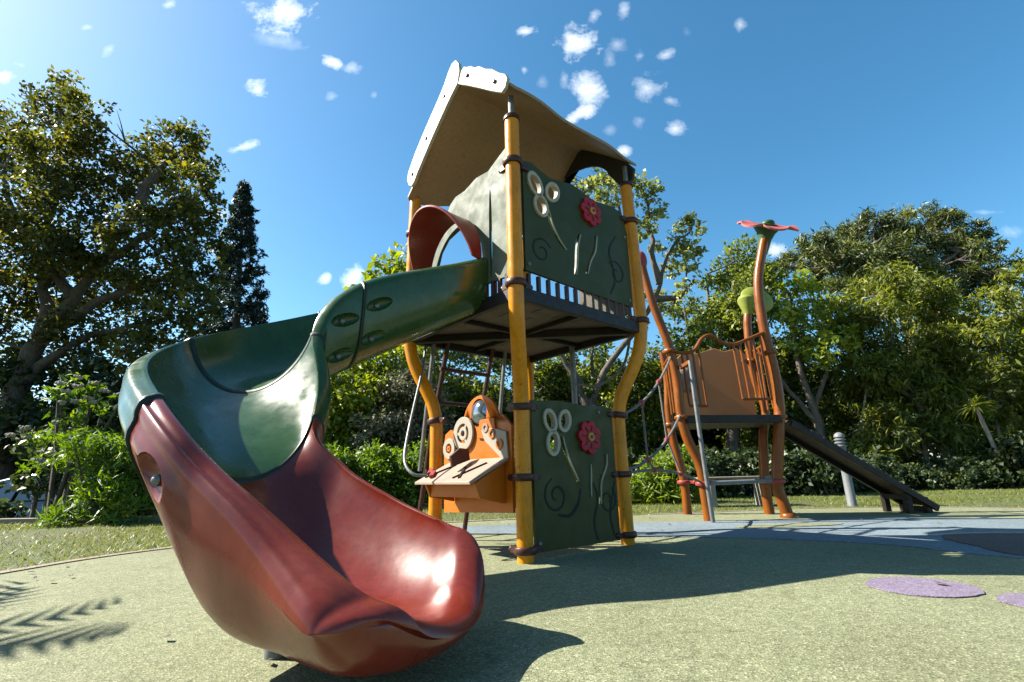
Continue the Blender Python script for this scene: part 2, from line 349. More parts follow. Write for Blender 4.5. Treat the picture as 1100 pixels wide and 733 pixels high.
CEN = [(1.99, 10.05, 6.98, 0.3), (2.44, 9.81, 6.67, 0.38), (3.02, 9.84, 6.51, 0.38), (3.21, 9.85, 5.92, 0.29), (1.41, 10.58, 7.35, 0.23), (4.13, 10.16, 5.77, 0.3), (3.74, 10.21, 5.36, 0.34), (4.0, 9.8, 5.02, 0.2), (3.53, 10.22, 4.78, 0.25), (2.84, 9.55, 5.36, 0.24), (3.7, 9.46, 4.51, 0.19), (1.75, 10.42, 6.9, 0.27), (2.07, 9.41, 6.04, 0.28), (3.43, 10.57, 5.48, 0.17), (3.04, 10.39, 4.15, 0.29), (3.53, 10.34, 4.01, 0.29), (3.55, 9.46, 4.0, 0.19)]
CENL = [[(1.77, 10.0, 0.54), (1.51, 10.0, 1.64), (1.24, 10.0, 2.42), (0.78, 10.0, 3.03)], [(1.51, 10.0, 1.64), (1.91, 10.0, 2.4), (2.78, 10.0, 3.49), (3.22, 10.0, 4.32), (3.6, 10.0, 5.19), (4.01, 10.0, 5.52)], [(2.78, 10.0, 3.49), (2.68, 10.0, 4.66), (2.57, 10.0, 5.79), (2.44, 10.0, 6.74)], [(3.22, 10.0, 4.32), (3.15, 10.0, 5.32), (3.15, 10.0, 6.36)], [(3.02, 10.0, 3.96), (3.63, 10.0, 4.03), (3.98, 10.0, 4.41)]]
MID = [(5.78, 11.2, 5.47, 0.5), (5.56, 11.64, 5.04, 0.52), (5.03, 11.44, 4.24, 0.5), (4.22, 10.56, 3.63, 0.38), (5.33, 10.68, 3.97, 0.6), (6.48, 11.6, 4.26, 0.51), (3.69, 10.21, 3.11, 0.44), (4.67, 11.51, 2.98, 0.62), (5.54, 11.48, 2.95, 0.62), (3.55, 10.95, 2.45, 0.46), (3.09, 10.68, 2.83, 0.41), (5.98, 10.65, 2.85, 0.58), (5.82, 10.61, 4.61, 0.39), (2.9, 10.91, 2.35, 0.42), (6.21, 11.01, 1.86, 0.62), (5.21, 11.09, 1.9, 0.59), (4.54, 11.79, 2.02, 0.63), (3.53, 11.47, 1.78, 0.54), (2.45, 11.2, 2.52, 0.47), (2.05, 11.78, 3.23, 0.41), (1.01, 10.54, 2.85, 0.41), (0.59, 10.46, 2.53, 0.4), (0.2, 11.18, 2.68, 0.39), (2.65, 10.27, 3.58, 0.28), (1.73, 10.26, 2.06, 0.39), (1.02, 11.02, 2.2, 0.46), (-1.71, 10.95, 3.12, 0.51), (-1.14, 11.67, 3.46, 0.55), (-0.45, 11.21, 2.97, 0.48), (0.21, 11.02, 3.2, 0.47), (0.87, 10.99, 3.46, 0.39), (1.46, 10.6, 3.34, 0.37), (-1.39, 10.22, 2.13, 0.47), (-0.63, 10.51, 2.06, 0.48), (4.18, 11.31, 4.22, 0.36), (4.61, 10.52, 4.61, 0.3), (5.81, 10.79, 4.69, 0.39), (4.27, 10.21, 2.19, 0.47), (6.14, 11.53, 2.38, 0.53), (6.23, 10.45, 2.59, 0.48)]
MIDB = [(6.26, 9.83, 3.82, 0.39), (7.06, 10.49, 3.86, 0.38), (5.86, 9.82, 3.56, 0.31), (6.59, 10.29, 3.38, 0.4), (7.02, 10.37, 3.28, 0.37), (6.26, 9.89, 4.31, 0.2), (6.99, 9.94, 3.46, 0.28), (5.99, 9.87, 3.06, 0.39), (6.25, 9.61, 2.69, 0.37), (5.94, 9.98, 4.14, 0.24), (6.75, 9.74, 2.91, 0.3)]
PINE = [(14.72, 23.48, 10.68, 0.77), (14.46, 21.15, 10.34, 0.87), (16.57, 22.41, 11.4, 0.93), (18.59, 23.11, 12.07, 1.05), (19.73, 22.86, 12.18, 0.95), (21.82, 23.66, 12.71, 0.99), (22.75, 23.44, 12.24, 0.88), (24.21, 23.67, 12.0, 0.88), (21.0, 20.11, 9.43, 0.66), (23.44, 21.75, 9.57, 0.62), (15.74, 21.94, 9.86, 0.98), (16.01, 20.26, 9.28, 1.08), (17.39, 20.02, 9.4, 1.07), (21.91, 23.32, 10.63, 1.14), (23.81, 23.93, 10.38, 0.97), (15.03, 23.14, 9.5, 0.93), (15.87, 21.26, 8.35, 1.11), (18.88, 22.82, 8.98, 1.19), (19.21, 21.2, 8.24, 1.11), (22.61, 22.96, 8.74, 0.92), (22.4, 21.12, 8.49, 0.51), (13.47, 23.13, 10.04, 0.56), (23.55, 23.95, 13.1, 0.6), (16.76, 23.94, 11.1, 0.88), (19.49, 23.53, 11.52, 0.87), (21.29, 23.65, 11.54, 0.88), (22.42, 22.83, 11.1, 0.85), (16.28, 22.22, 10.56, 0.73), (18.24, 23.69, 9.65, 1.05), (17.92, 20.36, 8.29, 0.9), (21.98, 21.48, 8.88, 0.69)]
PINEL = [[(17.33, 22.0, 0.37), (18.09, 22.0, 4.44), (18.6, 22.0, 7.54), (18.59, 22.0, 9.42), (17.78, 22.0, 10.81)], [(18.6, 22.0, 7.54), (20.09, 22.0, 9.15), (21.72, 22.0, 10.31)], [(18.52, 22.0, 6.63), (17.23, 22.0, 8.27), (15.75, 22.0, 9.74)]]
EUC = [(8.14, 10.64, 4.33, 0.34), (7.96, 9.59, 4.14, 0.35), (9.15, 10.46, 4.24, 0.38), (8.77, 9.51, 3.78, 0.3), (7.24, 10.02, 3.48, 0.44), (7.51, 9.49, 3.31, 0.45), (8.91, 10.26, 3.42, 0.53), (9.84, 10.48, 3.57, 0.41), (9.6, 9.9, 3.08, 0.35), (7.33, 10.64, 2.92, 0.45), (7.89, 10.46, 2.76, 0.53), (8.1, 9.77, 2.49, 0.53), (9.15, 10.11, 2.54, 0.51), (6.89, 10.35, 2.15, 0.4), (7.62, 10.46, 1.95, 0.52), (8.5, 10.61, 1.85, 0.56), (8.24, 9.5, 1.69, 0.43), (7.1, 10.34, 1.26, 0.46), (7.11, 9.5, 1.09, 0.46), (6.82, 10.57, 1.59, 0.36), (6.76, 9.62, 0.67, 0.35), (7.93, 10.49, 0.59, 0.35), (9.11, 9.73, 2.17, 0.34), (6.86, 10.66, 1.0, 0.36), (7.4, 10.02, 3.27, 0.35), (7.98, 9.75, 3.68, 0.31), (8.68, 9.7, 3.54, 0.35), (8.73, 10.15, 2.26, 0.47), (7.47, 9.77, 2.22, 0.45), (9.3, 10.25, 1.87, 0.39), (8.28, 9.52, 1.06, 0.39), (7.86, 9.65, 1.09, 0.39), (9.74, 10.52, 1.51, 0.39), (9.28, 10.14, 0.73, 0.37), (7.05, 9.67, 2.3, 0.33), (8.62, 9.51, 2.8, 0.37)]
EUCL = [[(8.78, 10.0, 0.02), (8.42, 10.0, 0.74), (8.18, 10.0, 1.67), (7.97, 10.0, 2.85), (8.01, 10.0, 3.88)], [(8.06, 10.0, 0.04), (8.19, 10.0, 1.29), (8.7, 10.0, 2.63), (9.15, 10.0, 3.64)], [(8.18, 10.0, 1.67), (7.46, 10.0, 2.26), (7.18, 10.0, 3.27)], [(6.81, 10.0, 0.07), (6.94, 10.0, 1.14), (7.36, 10.0, 2.27)]]
RGT = [(9.29, 9.05, 3.4, 0.32), (10.04, 9.5, 3.24, 0.41), (10.66, 9.62, 3.67, 0.48), (8.9, 8.93, 2.72, 0.35), (9.38, 9.08, 2.39, 0.46), (10.86, 10.01, 2.68, 0.54), (8.84, 8.98, 2.02, 0.31), (9.41, 9.06, 1.67, 0.48), (11.33, 10.04, 3.18, 0.55), (10.33, 9.65, 4.1, 0.23), (10.06, 9.34, 1.71, 0.5), (9.59, 9.51, 1.03, 0.46), (11.02, 9.7, 4.31, 0.27), (9.06, 9.23, 1.36, 0.28), (9.46, 9.07, 0.67, 0.43)]
RGTL = [[(9.26, 9.5, -0.22), (9.39, 9.5, 0.69), (9.43, 9.5, 1.57), (9.39, 9.5, 2.21), (9.85, 9.5, 3.25)], [(9.07, 9.5, -0.14), (9.18, 9.5, 0.87), (9.19, 9.5, 1.75), (9.41, 9.5, 2.68)], [(9.43, 9.5, 1.57), (9.94, 9.5, 2.29), (10.41, 9.5, 3.24)]]
SHR = [(1.88, 7.0, 0.49, 0.5), (2.65, 8.0, 0.41, 0.45), (3.32, 8.2, 0.4, 0.53), (4.1, 8.6, 0.38, 0.52), (4.6, 8.2, 0.44, 0.56), (5.29, 8.5, 0.36, 0.51), (5.96, 8.6, 0.27, 0.46), (6.79, 9.0, 0.17, 0.44), (7.61, 9.0, 0.19, 0.48), (8.11, 8.8, 0.29, 0.5), (8.49, 8.6, 0.36, 0.59), (9.04, 8.6, 0.35, 0.59), (1.63, 8.0, 0.44, 0.45), (0.68, 8.0, 0.39, 0.51), (0.09, 8.0, 0.38, 0.45), (-0.48, 7.8, 0.39, 0.44)]
SHL = [(-5.08, 6.3, 0.58, 0.5), (-5.16, 7.0, 0.4, 0.53), (-6.37, 7.0, 0.68, 0.45), (-7.55, 7.6, 0.72, 0.43), (-5.48, 8.2, 0.68, 0.7), (-4.73, 8.2, 0.66, 0.7), (-4.07, 8.4, 0.65, 0.71), (-8.11, 7.6, 0.46, 0.57), (-3.35, 8.2, 0.48, 0.62)]
OLE = [(-5.71, 6.1, 1.5, 0.14), (-5.76, 6.38, 1.7, 0.15), (-5.2, 6.08, 1.57, 0.12), (-5.26, 6.07, 1.31, 0.16), (-5.59, 6.14, 1.21, 0.16), (-5.73, 6.09, 0.98, 0.16), (-5.73, 6.27, 0.77, 0.16), (-5.29, 6.05, 0.97, 0.16), (-5.33, 6.36, 1.35, 0.12), (-6.01, 6.34, 0.66, 0.14), (-4.82, 6.0, 1.41, 0.09), (-5.48, 6.22, 0.65, 0.16), (-5.12, 6.04, 0.69, 0.13)]
OLEF = [(-5.62, 6.0, 1.63), (-5.39, 6.0, 1.7), (-5.2, 6.0, 1.62), (-5.51, 6.0, 1.53), (-5.39, 6.0, 1.59), (-4.86, 6.0, 1.47), (-5.55, 6.0, 1.39), (-5.23, 6.0, 1.44), (-5.93, 6.0, 1.09), (-5.57, 6.0, 1.14), (-5.16, 6.0, 1.38), (-5.64, 6.0, 0.7), (-5.51, 6.0, 0.78), (-5.87, 6.0, 0.98), (-6.1, 6.0, 1.01), (-5.37, 6.0, 1.4), (-5.05, 6.0, 1.53)]
CORD = [[(8.39, 9.0, -0.07), (8.48, 9.0, 0.85), (8.45, 9.0, 1.35)]]
CLOUD = [(-0.579, 1.166, 0.082, 0.063, 0.0, 1.0), (-0.61, 0.924, 0.039, 0.027, 0.1, 1.0), (-0.431, 1.0, 0.026, 0.02, 0.3, 0.9), (-0.381, 0.982, 0.022, 0.023, -1.0, 0.5), (-0.623, 0.761, 0.039, 0.016, -0.35, 0.8), (-1.245, 0.982, 0.026, 0.02, 0.2, 0.9), (-0.868, 1.196, 0.019, 0.018, 0.0, 0.6), (-1.069, 1.127, 0.017, 0.011, 0.0, 0.35), (-0.996, 1.057, 0.015, 0.02, 0.5, 0.4), (-1.211, 1.015, 0.026, 0.009, 0.5, 0.3), (-0.426, 0.897, 0.015, 0.014, 0.0, 0.3), (-0.319, 0.897, 0.013, 0.014, 0.0, 0.35), (0.054, 1.081, 0.032, 0.02, -0.15, 0.85), (0.182, 1.039, 0.052, 0.05, -0.3, 0.9), (0.229, 1.123, 0.013, 0.023, 0.5, 0.5), (0.307, 1.139, 0.017, 0.036, 0.2, 0.5), (0.201, 0.904, 0.047, 0.054, -0.7, 0.75), (0.165, 0.824, 0.056, 0.02, -0.5, 1.0), (0.046, 0.963, 0.009, 0.014, 0.0, 0.5), (0.144, 0.933, 0.013, 0.036, 0.0, 0.35), (0.346, 0.899, 0.043, 0.045, 0.6, 0.55), (0.402, 0.998, 0.03, 0.018, -0.5, 0.7), (0.399, 0.783, 0.03, 0.023, -0.6, 0.65), (0.282, 1.033, 0.026, 0.023, 0.0, 0.3), (0.598, 1.085, 0.015, 0.027, 0.4, 0.45), (0.275, 0.726, 0.024, 0.018, 0.0, 0.75), (0.319, 0.807, 0.022, 0.018, 0.0, 0.3), (0.397, 0.863, 0.028, 0.014, 0.5, 0.4), (0.244, 0.783, 0.022, 0.018, 0.0, 0.25), (-0.403, 0.422, 0.017, 0.018, 0.0, 0.9), (-0.35, 0.419, 0.034, 0.029, -0.5, 0.9), (-0.669, 0.581, 0.03, 0.023, 0.0, 0.7), (0.584, 0.465, 0.03, 0.02, 0.0, 0.8), (1.122, 0.491, 0.03, 0.016, 0.0, 0.3), (1.075, 0.543, 0.034, 0.007, 0.0, 0.25), (0.335, 0.997, 0.013, 0.02, 0.3, 0.4), (0.088, 0.926, 0.017, 0.018, 0.0, 0.2), (0.461, 1.066, 0.013, 0.018, 0.0, 0.15), (0.259, 0.985, 0.017, 0.032, 0.2, 0.3), (-0.57, 1.067, 0.086, 0.023, 0.3, 0.3)]
# ------------------------------------------------------------------ main play tower
C0 = Vector((.0792, 3.1712, 0)); A0 = -1.6376
def corner(k, r):
    a = A0 + k * math.pi / 2
    return Vector((C0.x + r * math.cos(a), C0.y + r * math.sin(a), 0))
def face_frame(k1, k2, r):
    a, b = corner(k1, r), corner(k2, r); t = (b - a); Lw = t.length; t.normalize()
    n = Vector((t.y, -t.x, 0))
    if n.dot((a + b) / 2 - C0) < 0: n = -n
    def fr(u, z, d=0): return a + t * u + n * d + Vector((0, 0, z))
    fr.L = Lw; fr.t = t; fr.n = n
    return fr
FN, FR, FF, FL = 0, 1, 2, 3      # front, right, far, left corner of the deck
DECK = 1.345
tower = thing('play_tower', C0, 'tall yellow-posted playground tower with tan gabled roof and curving green and red slide', 'play structure')

POST = [(-.02, .58), (.35, .58), (.66, .58), (.76, .584), (.86, .606), (.95, .645), (1.05, .697), (1.14, .737), (1.22, .76), (1.30, .773), (1.40, .778), (1.9, .774), (2.38, .764)]
def post_pt(k, z):
    for (z0, r0), (z1, r1) in zip(POST, POST[1:]):
        if z <= z1: return corner(k, r0 + (r1 - r0) * (z - z0) / (z1 - z0)) + Vector((0, 0, z))
    return corner(k, POST[-1][1]) + Vector((0, 0, z))
for k in (FN, FR, FF, FL):
    path = catmull([corner(k, r) + Vector((0, 0, z)) for z, r in POST], 4)
    mb = MB().tube(path, .0415, 20)
    po = mb.build('post', M['yellow'], tower)
    top = corner(k, .768)
    MB().lathe(top + Vector((0, 0, 2.375)), [(.036, 0), (.047, .004), (.047, .02), (.04, .032), (.02, .036)], 18).build('post_cap', M['clamp'], po)
    MB().tube([top + Vector((0, 0, 2.39)), top + Vector((0, 0, 2.545))], .017, 10).build('roof_rod', M['steel'], po)
    for z in (.055, .40, .76, 1.375, 2.10):
        if k == FF and z < 1: pass
        c = post_pt(k, z); ax = (post_pt(k, z + .03) - post_pt(k, z - .03)).normalized()
        cl = MB().lathe(c - ax * .019, [(.043, 0), (.053, .002), (.0575, .009), (.0575, .029), (.053, .036), (.043, .038)], 20, ax)
        inward = (C0 - corner(k, 1)).normalized()
        for sgn in (-1, 1):
            dirn = (Matrix.Rotation(sgn * R_(45), 3, 'Z') @ inward)
            cl.bar(c + dirn * .045, c + dirn * .095, .03, .032)
            cl.ball(c + dirn * .1, .017, 10, 6)
        clo = cl.build('clamp', M['clamp'], tower)

# deck: two perforated triangular trays on a dark rim with a diagonal beam
def deck_uv(u, v, z):      # u: along N->R, v: along N->L  (0..1)
    a, b, d = corner(FN, .77), corner(FR, .77), corner(FL, .77)
    return a + (b - a) * u + (d - a) * v + Vector((0, 0, z))
def grid_sheet(us, vs, holes, fn, z0, z1):
    """flat sheet on a grid with rectangular holes"""
    mb = MB(); nu, nv = len(us), len(vs); idx = {}
    def vid(i, j, t):
        key = (i, j, t)
        if key not in idx:
            idx[key] = len(mb.v); mb.v.append(tuple(fn(us[i], vs[j], z1 if t else z0)))
        return idx[key]
    solid = lambda i, j: 0 <= i < nu - 1 and 0 <= j < nv - 1 and (i, j) not in holes
    for i in range(nu - 1):
        for j in range(nv - 1):
            if not solid(i, j): continue
            for t in (0, 1):
                mb.f.append((vid(i, j, t), vid(i + 1, j, t), vid(i + 1, j + 1, t), vid(i, j + 1, t)))
            for (di, dj, p, q) in ((-1, 0, (0, 0), (0, 1)), (1, 0, (1, 0), (1, 1)), (0, -1, (0, 0), (1, 0)), (0, 1, (0, 1), (1, 1))):
                if not solid(i + di, j + dj):
                    mb.f.append((vid(i + p[0], j + p[1], 0), vid(i + q[0], j + q[1], 0), vid(i + q[0], j + q[1], 1), vid(i + p[0], j + p[1], 1)))
    return mb
slots = []
for k in range(5):
    x = .12 + k * .16
    slots += [(x, x + .009, .10 + .02 * (k % 2), .20), (x + .06, x + .069, .26, .36), (.30 + .12 * k * .6, .309 + .12 * k * .6, .74, .84), (x, x + .009, .52, .60)]
us = sorted({0, 1} | {round(s[0], 4) for s in slots} | {round(s[1], 4) for s in slots})
vs = sorted({0, 1} | {round(s[2], 4) for s in slots} | {round(s[3], 4) for s in slots})
holes = set()
for i in range(len(us) - 1):
    for j in range(len(vs) - 1):
        cu, cv = (us[i] + us[i + 1]) / 2, (vs[j] + vs[j + 1]) / 2
        if any(s[0] < cu < s[1] and s[2] < cv < s[3] for s in slots): holes.add((i, j))
grid_sheet(us, vs, holes, deck_uv, DECK - .008, DECK + .012).build('deck', M['deck'], tower, smooth=0)
df = MB()
cs = [deck_uv(0, 0, DECK - .02), deck_uv(1, 0, DECK - .02), deck_uv(1, 1, DECK - .02), deck_uv(0, 1, DECK - .02)]
for i in range(4): df.bar(cs[i], cs[(i + 1) % 4], .035, .075)
df.bar(deck_uv(.02, .98, DECK - .035), deck_uv(.98, .02, DECK - .035), .05, .05)
df.bar(deck_uv(.0, .5, DECK - .025), deck_uv(.5, .5, DECK - .025), .022, .03).bar(deck_uv(.5, .0, DECK - .025), deck_uv(.5, .5, DECK - .025), .022, .03)
df.bar(deck_uv(1, .5, DECK - .025), deck_uv(.5, .5, DECK - .025), .022, .03).bar(deck_uv(.5, 1, DECK - .025), deck_uv(.5, .5, DECK - .025), .022, .03)
df.build('deck_frame', M['frame_dark'], tower, bevel=.004)

# small upright bars in the gap between deck and upper panels
def toothing(k1, k2, u0, u1, n, skip=()):
    fr = face_frame(k1, k2, .775)
    for i in range(n):
        u = u0 + (u1 - u0) * i / (n - 1)
        if i in skip: continue
        MB().bar(fr(u, DECK + .0, -.01), fr(u, DECK + .115, -.01), .022, .020, up=fr.n).build('gap_bar', M['clamp'], tower, bevel=.003)
toothing(FN, FR, .10, 1.0, 13)
toothing(FN, FL, .08, .26, 4)

# --- panels with a butterfly of three rings, a flower and slit stems
def ell(cx, cz, rx, rz, ang, n=24):
    ca, sa = math.cos(ang), math.sin(ang); out = []
    for i in range(n):
        a = 2 * math.pi * i / n; x, y = rx * math.cos(a), rz * math.sin(a)
        out.append((cx + x * ca - y * sa, cz + x * sa + y * ca))
    return out
def ribbon(pts, w, m=6):
    P = catmull(pts, m); L1, L2 = [], []
    for i, p in enumerate(P):
        q, r = P[max(i - 1, 0)], P[min(i + 1, len(P) - 1)]
        d = Vector((r[0] - q[0], r[1] - q[1])).normalized(); nn = Vector((-d.y, d.x))
        ww = w * (.35 + .65 * math.sin(math.pi * (.12 + .8 * i / (len(P) - 1))))
        L1.append((p[0] + nn.x * ww, p[1] + nn.y * ww)); L2.append((p[0] - nn.x * ww, p[1] - nn.y * ww))
    return L1 + L2[::-1]
def flower_on(fr, u, z, r, d, parent):
    ol = []
    for i in range(112):
        a = 2 * math.pi * i / 112
        rr = r * (.70 + .30 * abs(math.sin(3.5 * a + .3)) ** .55)
        ol.append((u + rr * math.cos(a), z + rr * math.sin(a)))
    fo = MB().prism(ol, fr, d, d + .02).build('flower', M['crimson'], parent, bevel=.003)
    for i in range(7):
        a = 2 * math.pi * (i + .5) / 7 - .1
        MB().prism(ribbon([(u + r * .36 * math.cos(a), z + r * .36 * math.sin(a)), (u + r * .68 * math.cos(a), z + r * .68 * math.sin(a))], r * .045, 4), fr, d + .0201, d + .0235).build('petal_line', M['frame_dark'], parent)
    mb = MB().prism(ell(u, z, r * .26, r * .26, 0), fr, d + .0201, d + .032)
    mb.build('flower_centre', M['gold'], parent, bevel=.003)
    MB().prism(ell(u, z, r * .11, r * .11, 0), fr, d + .0321, d + .037).build('flower_eye', M['crimson'], parent)
def flower_panel(name, r, outline, rings, flower, slits, scrolls, label):
    fr = face_frame(FN, FR, r)
    pn = MB().prism(outline, fr, -.018, 0).build(name, M['green_hpl'], tower)
    cutter = MB()
    for cx, cz, rx, rz, an in rings: cutter.prism(ell(cx, cz, rx, rz, an), fr, -.05, .05)
    for pts, w, thru in slits:
        if thru: cutter.prism(ribbon(pts, w), fr, -.05, .05)
    cut(pn, cutter)
    pn['label'] = label
    for cx, cz, rx, rz, an in rings:
        o = ell(cx, cz, rx + .017, rz + .017, an, 32); i_ = ell(cx, cz, rx - .004, rz - .004, an, 32)
        vs = [fr(u, z, d) for d in (-.02, .012) for u, z in o] + [fr(u, z, d) for d in (-.02, .012) for u, z in i_]
        fs = []
        n = 32
        for q in range(n):
            w = (q + 1) % n
            fs += [(q, w, n + w, n + q), (2 * n + q, 3 * n + q, 3 * n + w, 2 * n + w), (n + q, n + w, 3 * n + w, 3 * n + q), (q, 2 * n + q, 2 * n + w, w)]
        MB().add(vs, fs).build('wing_ring', M['ring_cream'], pn, bevel=.002)
    for u_, z_ in ((.10, outline[0][1] + .04), (.10, outline[-1][1] - .05), (outline[2][0] - .03, outline[2][1] + .04), (outline[3][0] - .03, outline[3][1] - .04)):
        MB().lathe(fr(u_, z_, 0), [(.012, 0), (.012, .005), (.005, .010)], 10, fr.n).build('bolt', M['steel'], pn)
    flower_on(fr, *flower, .001, pn)
    for pts, w, thru in slits:
        MB().prism(ribbon([(p[0] + .011, p[1]) for p in pts], .0045), fr, .0005, .007).build('stem', M['stem_pale'], pn)
    for pts, w in scrolls: MB().prism(ribbon(pts, w), fr, .0003, .0025).build('scroll', M['green_edge'], pn)
    return pn
def scroll(cx, cz, r, a0, turns, sgn=1, n=14):
    out = []
    for i in range(n):
        t = i / (n - 1); a = a0 + sgn * turns * 2 * math.pi * t; rr = r * (1 - .78 * t)
        out.append((cx + rr * math.cos(a), cz + rr * math.sin(a)))
    return out
flower_panel('upper_flower_panel', .77,
    [(.075, 1.475), (.50, 1.465), (1.03, 1.46), (1.035, 2.0), (1.0, 2.12), (.9, 2.155), (.7, 2.125), (.5, 2.165), (.30, 2.125), (.14, 2.165), (.075, 2.15)],
    [(.165, 2.03, .040, .062, .45), (.305, 2.03, .040, .058, -.55), (.205, 1.905, .042, .056, .1)],
    (.648, 2.02, .098),
    [([(.26, 1.90), (.285, 1.82), (.335, 1.74), (.395, 1.685)], .010, True), ([(.53, 1.83), (.50, 1.74), (.485, 1.63), (.47, 1.55)], .010, True), ([(.69, 1.87), (.665, 1.76), (.61, 1.67), (.575, 1.58)], .010, True)],
    [(scroll(.20, 1.62, .085, .5, 1.3), .006), (scroll(.88, 1.66, .09, 2.5, 1.2, -1), .006), ([(.80, 1.50), (.86, 1.62), (.82, 1.80), (.90, 1.93)], .008)],
    'dark green upper panel with butterfly rings, crimson flower and slit stems')
flower_panel('lower_flower_panel', .585,
    [(.075, .035), (.755, .03), (.755, .80), (.66, .806), (.5, .80), (.3, .812), (.16, .803), (.075, .80)],
    [(.205, .695, .034, .052, .35), (.320, .70, .035, .050, -.35), (.222, .575, .036, .054, -.1)],
    (.516, .615, .098),
    [([(.292, .61), (.31, .55), (.345, .47), (.405, .37)], .012, True), ([(.665, .52), (.655, .45), (.60, .36), (.585, .24)], .012, True), ([(.515, .46), (.512, .40), (.505, .34), (.502, .28)], .009, False)],
    [(scroll(.235, .30, .095, 1.9, 1.4), .0065), (scroll(.66, .26, .08, 1.0, 1.3, -1), .0065), ([(.24, .205), (.33, .195), (.40, .25), (.43, .33)], .009), ([(.55, .05), (.53, .15), (.57, .27), (.54, .36)], .008), ([(.70, .06), (.675, .18), (.715, .30), (.735, .36)], .008)],
    'dark green lower panel with butterfly rings and crimson flower near the ground')

# --- pale panel at the slide entry
fr = face_frame(FN, FL, .775)
pale = MB().prism([(.055, 1.44), (.275, 1.455), (.28, 1.62), (.295, 1.72), (.35, 1.82), (.43, 1.885), (.54, 1.905), (.65, 1.885), (.73, 1.82), (.78, 1.70), (.79, 1.44), (1.03, 1.44), (1.03, 1.60), (.92, 1.74), (.85, 1.86), (.77, 1.95), (.68, 2.04), (.62, 2.12), (.56, 2.15), (.46, 2.145), (.34, 2.175), (.22, 2.16), (.13, 2.20), (.055, 2.23)], fr, -.018, 0).build('entry_panel', M['pale_hpl'], tower)
cut(pale, MB().prism(ell(.205, 1.75, .014, .28, 0), fr, -.06, .06))
pale['label'] = 'pale green panel framing the slide entry'
# red half-barrel hood over the entry
hd = MB(); NA, ND = 24, 6; vs = []; fs = []
for sh in (0, .016):
    for j in range(ND + 1):
        d = .02 + .20 * j / ND
        for i in range(NA + 1):
            a = math.pi * i / NA
            fl = .02 * (j / ND) ** 2
            rx, rz = .285 - sh + fl, .355 - sh + fl * .5
            vs.append(fr(.545 + rx * math.cos(a), 1.60 + rz * math.sin(a) ** .9, d + .05 * math.sin(a) * j / ND - .12 * (1 - math.sin(a)) * (j / ND)))
K = (NA + 1) * (ND + 1)
for s in range(2):
    for j in range(ND):
        for i in range(NA):
            a = s * K + j * (NA + 1) + i; fs.append((a, a + 1, a + NA + 2, a + NA + 1))
for j in (0, ND):
    for i in range(NA): a = j * (NA + 1) + i; fs.append((a, a + 1, a + 1 + K, a + K))
for i in (0, NA):
    for j in range(ND): a = j * (NA + 1) + i; fs.append((a, a + NA + 1, a + NA + 1 + K, a + K))
ho = hd.add(vs, fs).build('entry_hood', M['hood_red'], tower, bevel=.004)
ho['label'] = 'red moulded arch over the slide entry'
# --- roof
RW = .85 * math.sqrt(2)
frR = face_frame(FN, FL, .85); sideN = (corner(FR, .85) - corner(FN, .85))
RISE = .08
def roof_pt(u, v, dz):      # u across (0..RW from the front post side to the left post side), v back (0..1)
    h = 2.875 - .74 * abs(u - .49) ** 1.12 if u < .49 else 2.875 - .83 * abs(u - .49) ** 1.05
    h += RISE * v * max(0, 1 - abs(u - .49) / .52)
    return frR(u, h + dz, 0) + sideN * v
vs = []; fs = []; NU, NV = 26, 30
for sh in (0, .022):
    for j in range(NV + 1):
        v = -.01 + 1.02 * j / NV
        u0 = -.02 - .030 * math.sin(v * 11.5) * (1 if v > .03 else 0)
        u1 = 1.10 + .035 * math.sin(v * 10 + 1.0)
        for i in range(NU + 1):
            u = u0 + (u1 - u0) * i / NU
            vs.append(roof_pt(u, v, sh))
K = (NU + 1) * (NV + 1)
for s in range(2):
    for j in range(NV):
        for i in range(NU):
            a = s * K + j * (NU + 1) + i; fs.append((a, a + 1, a + NU + 2, a + NU + 1))
for j in (0, NV):
    for i in range(NU): a = j * (NU + 1) + i; fs.append((a, a + 1, a + 1 + K, a + K))
for i in (0, NU):
    for j in range(NV): a = j * (NU + 1) + i; fs.append((a, a + NU + 1, a + NU + 1 + K, a + K))
roof = MB().add(vs, fs).build('roof', M['roof_tan'], tower)
fr = face_frame(FN, FL, .868)
off = (fr.L - RW) / 2
o2 = lambda pts: [(u + off, z) for u, z in pts]
tr = MB().prism(o2([(.035, 2.505), (.12, 2.575), (.25, 2.69), (.36, 2.785), (.466, 2.872), (.43, 2.95), (.40, 2.962), (.37, 2.935), (.33, 2.915), (.29, 2.872), (.24, 2.845), (.18, 2.78), (.12, 2.735), (.06, 2.665), (.0, 2.61), (-.02, 2.57), (.0, 2.52)]), fr, 0, .022)
tr.build('roof_trim', M['cream'], roof, bevel=.004)
tl = MB().prism(o2([(.466, 2.874), (.53, 2.835), (.62, 2.765), (.74, 2.665), (.86, 2.555), (.95, 2.468), (.995, 2.415), (1.03, 2.40), (1.07, 2.425), (1.10, 2.485), (1.085, 2.54), (1.0, 2.645), (.90, 2.74), (.80, 2.825), (.70, 2.91), (.62, 2.985), (.575, 3.05), (.535, 3.085), (.49, 3.08), (.455, 3.03), (.445, 2.96)]), fr, .003, .027)
tl.build('roof_trim', M['cream'], roof, bevel=.004)
for u, z in [(.09, 2.62), (.36, 2.86), (.62, 2.88), (.84, 2.68), (1.02, 2.49)]:
    MB().lathe(fr(u + off, z, .024), [(.013, 0), (.013, .006), (.006, .011)], 10, fr.n).build('bolt', M['clamp'], roof)
frb = face_frame(FF, FR, .845)     # back gable, seen through the roof
Lb = frb.L
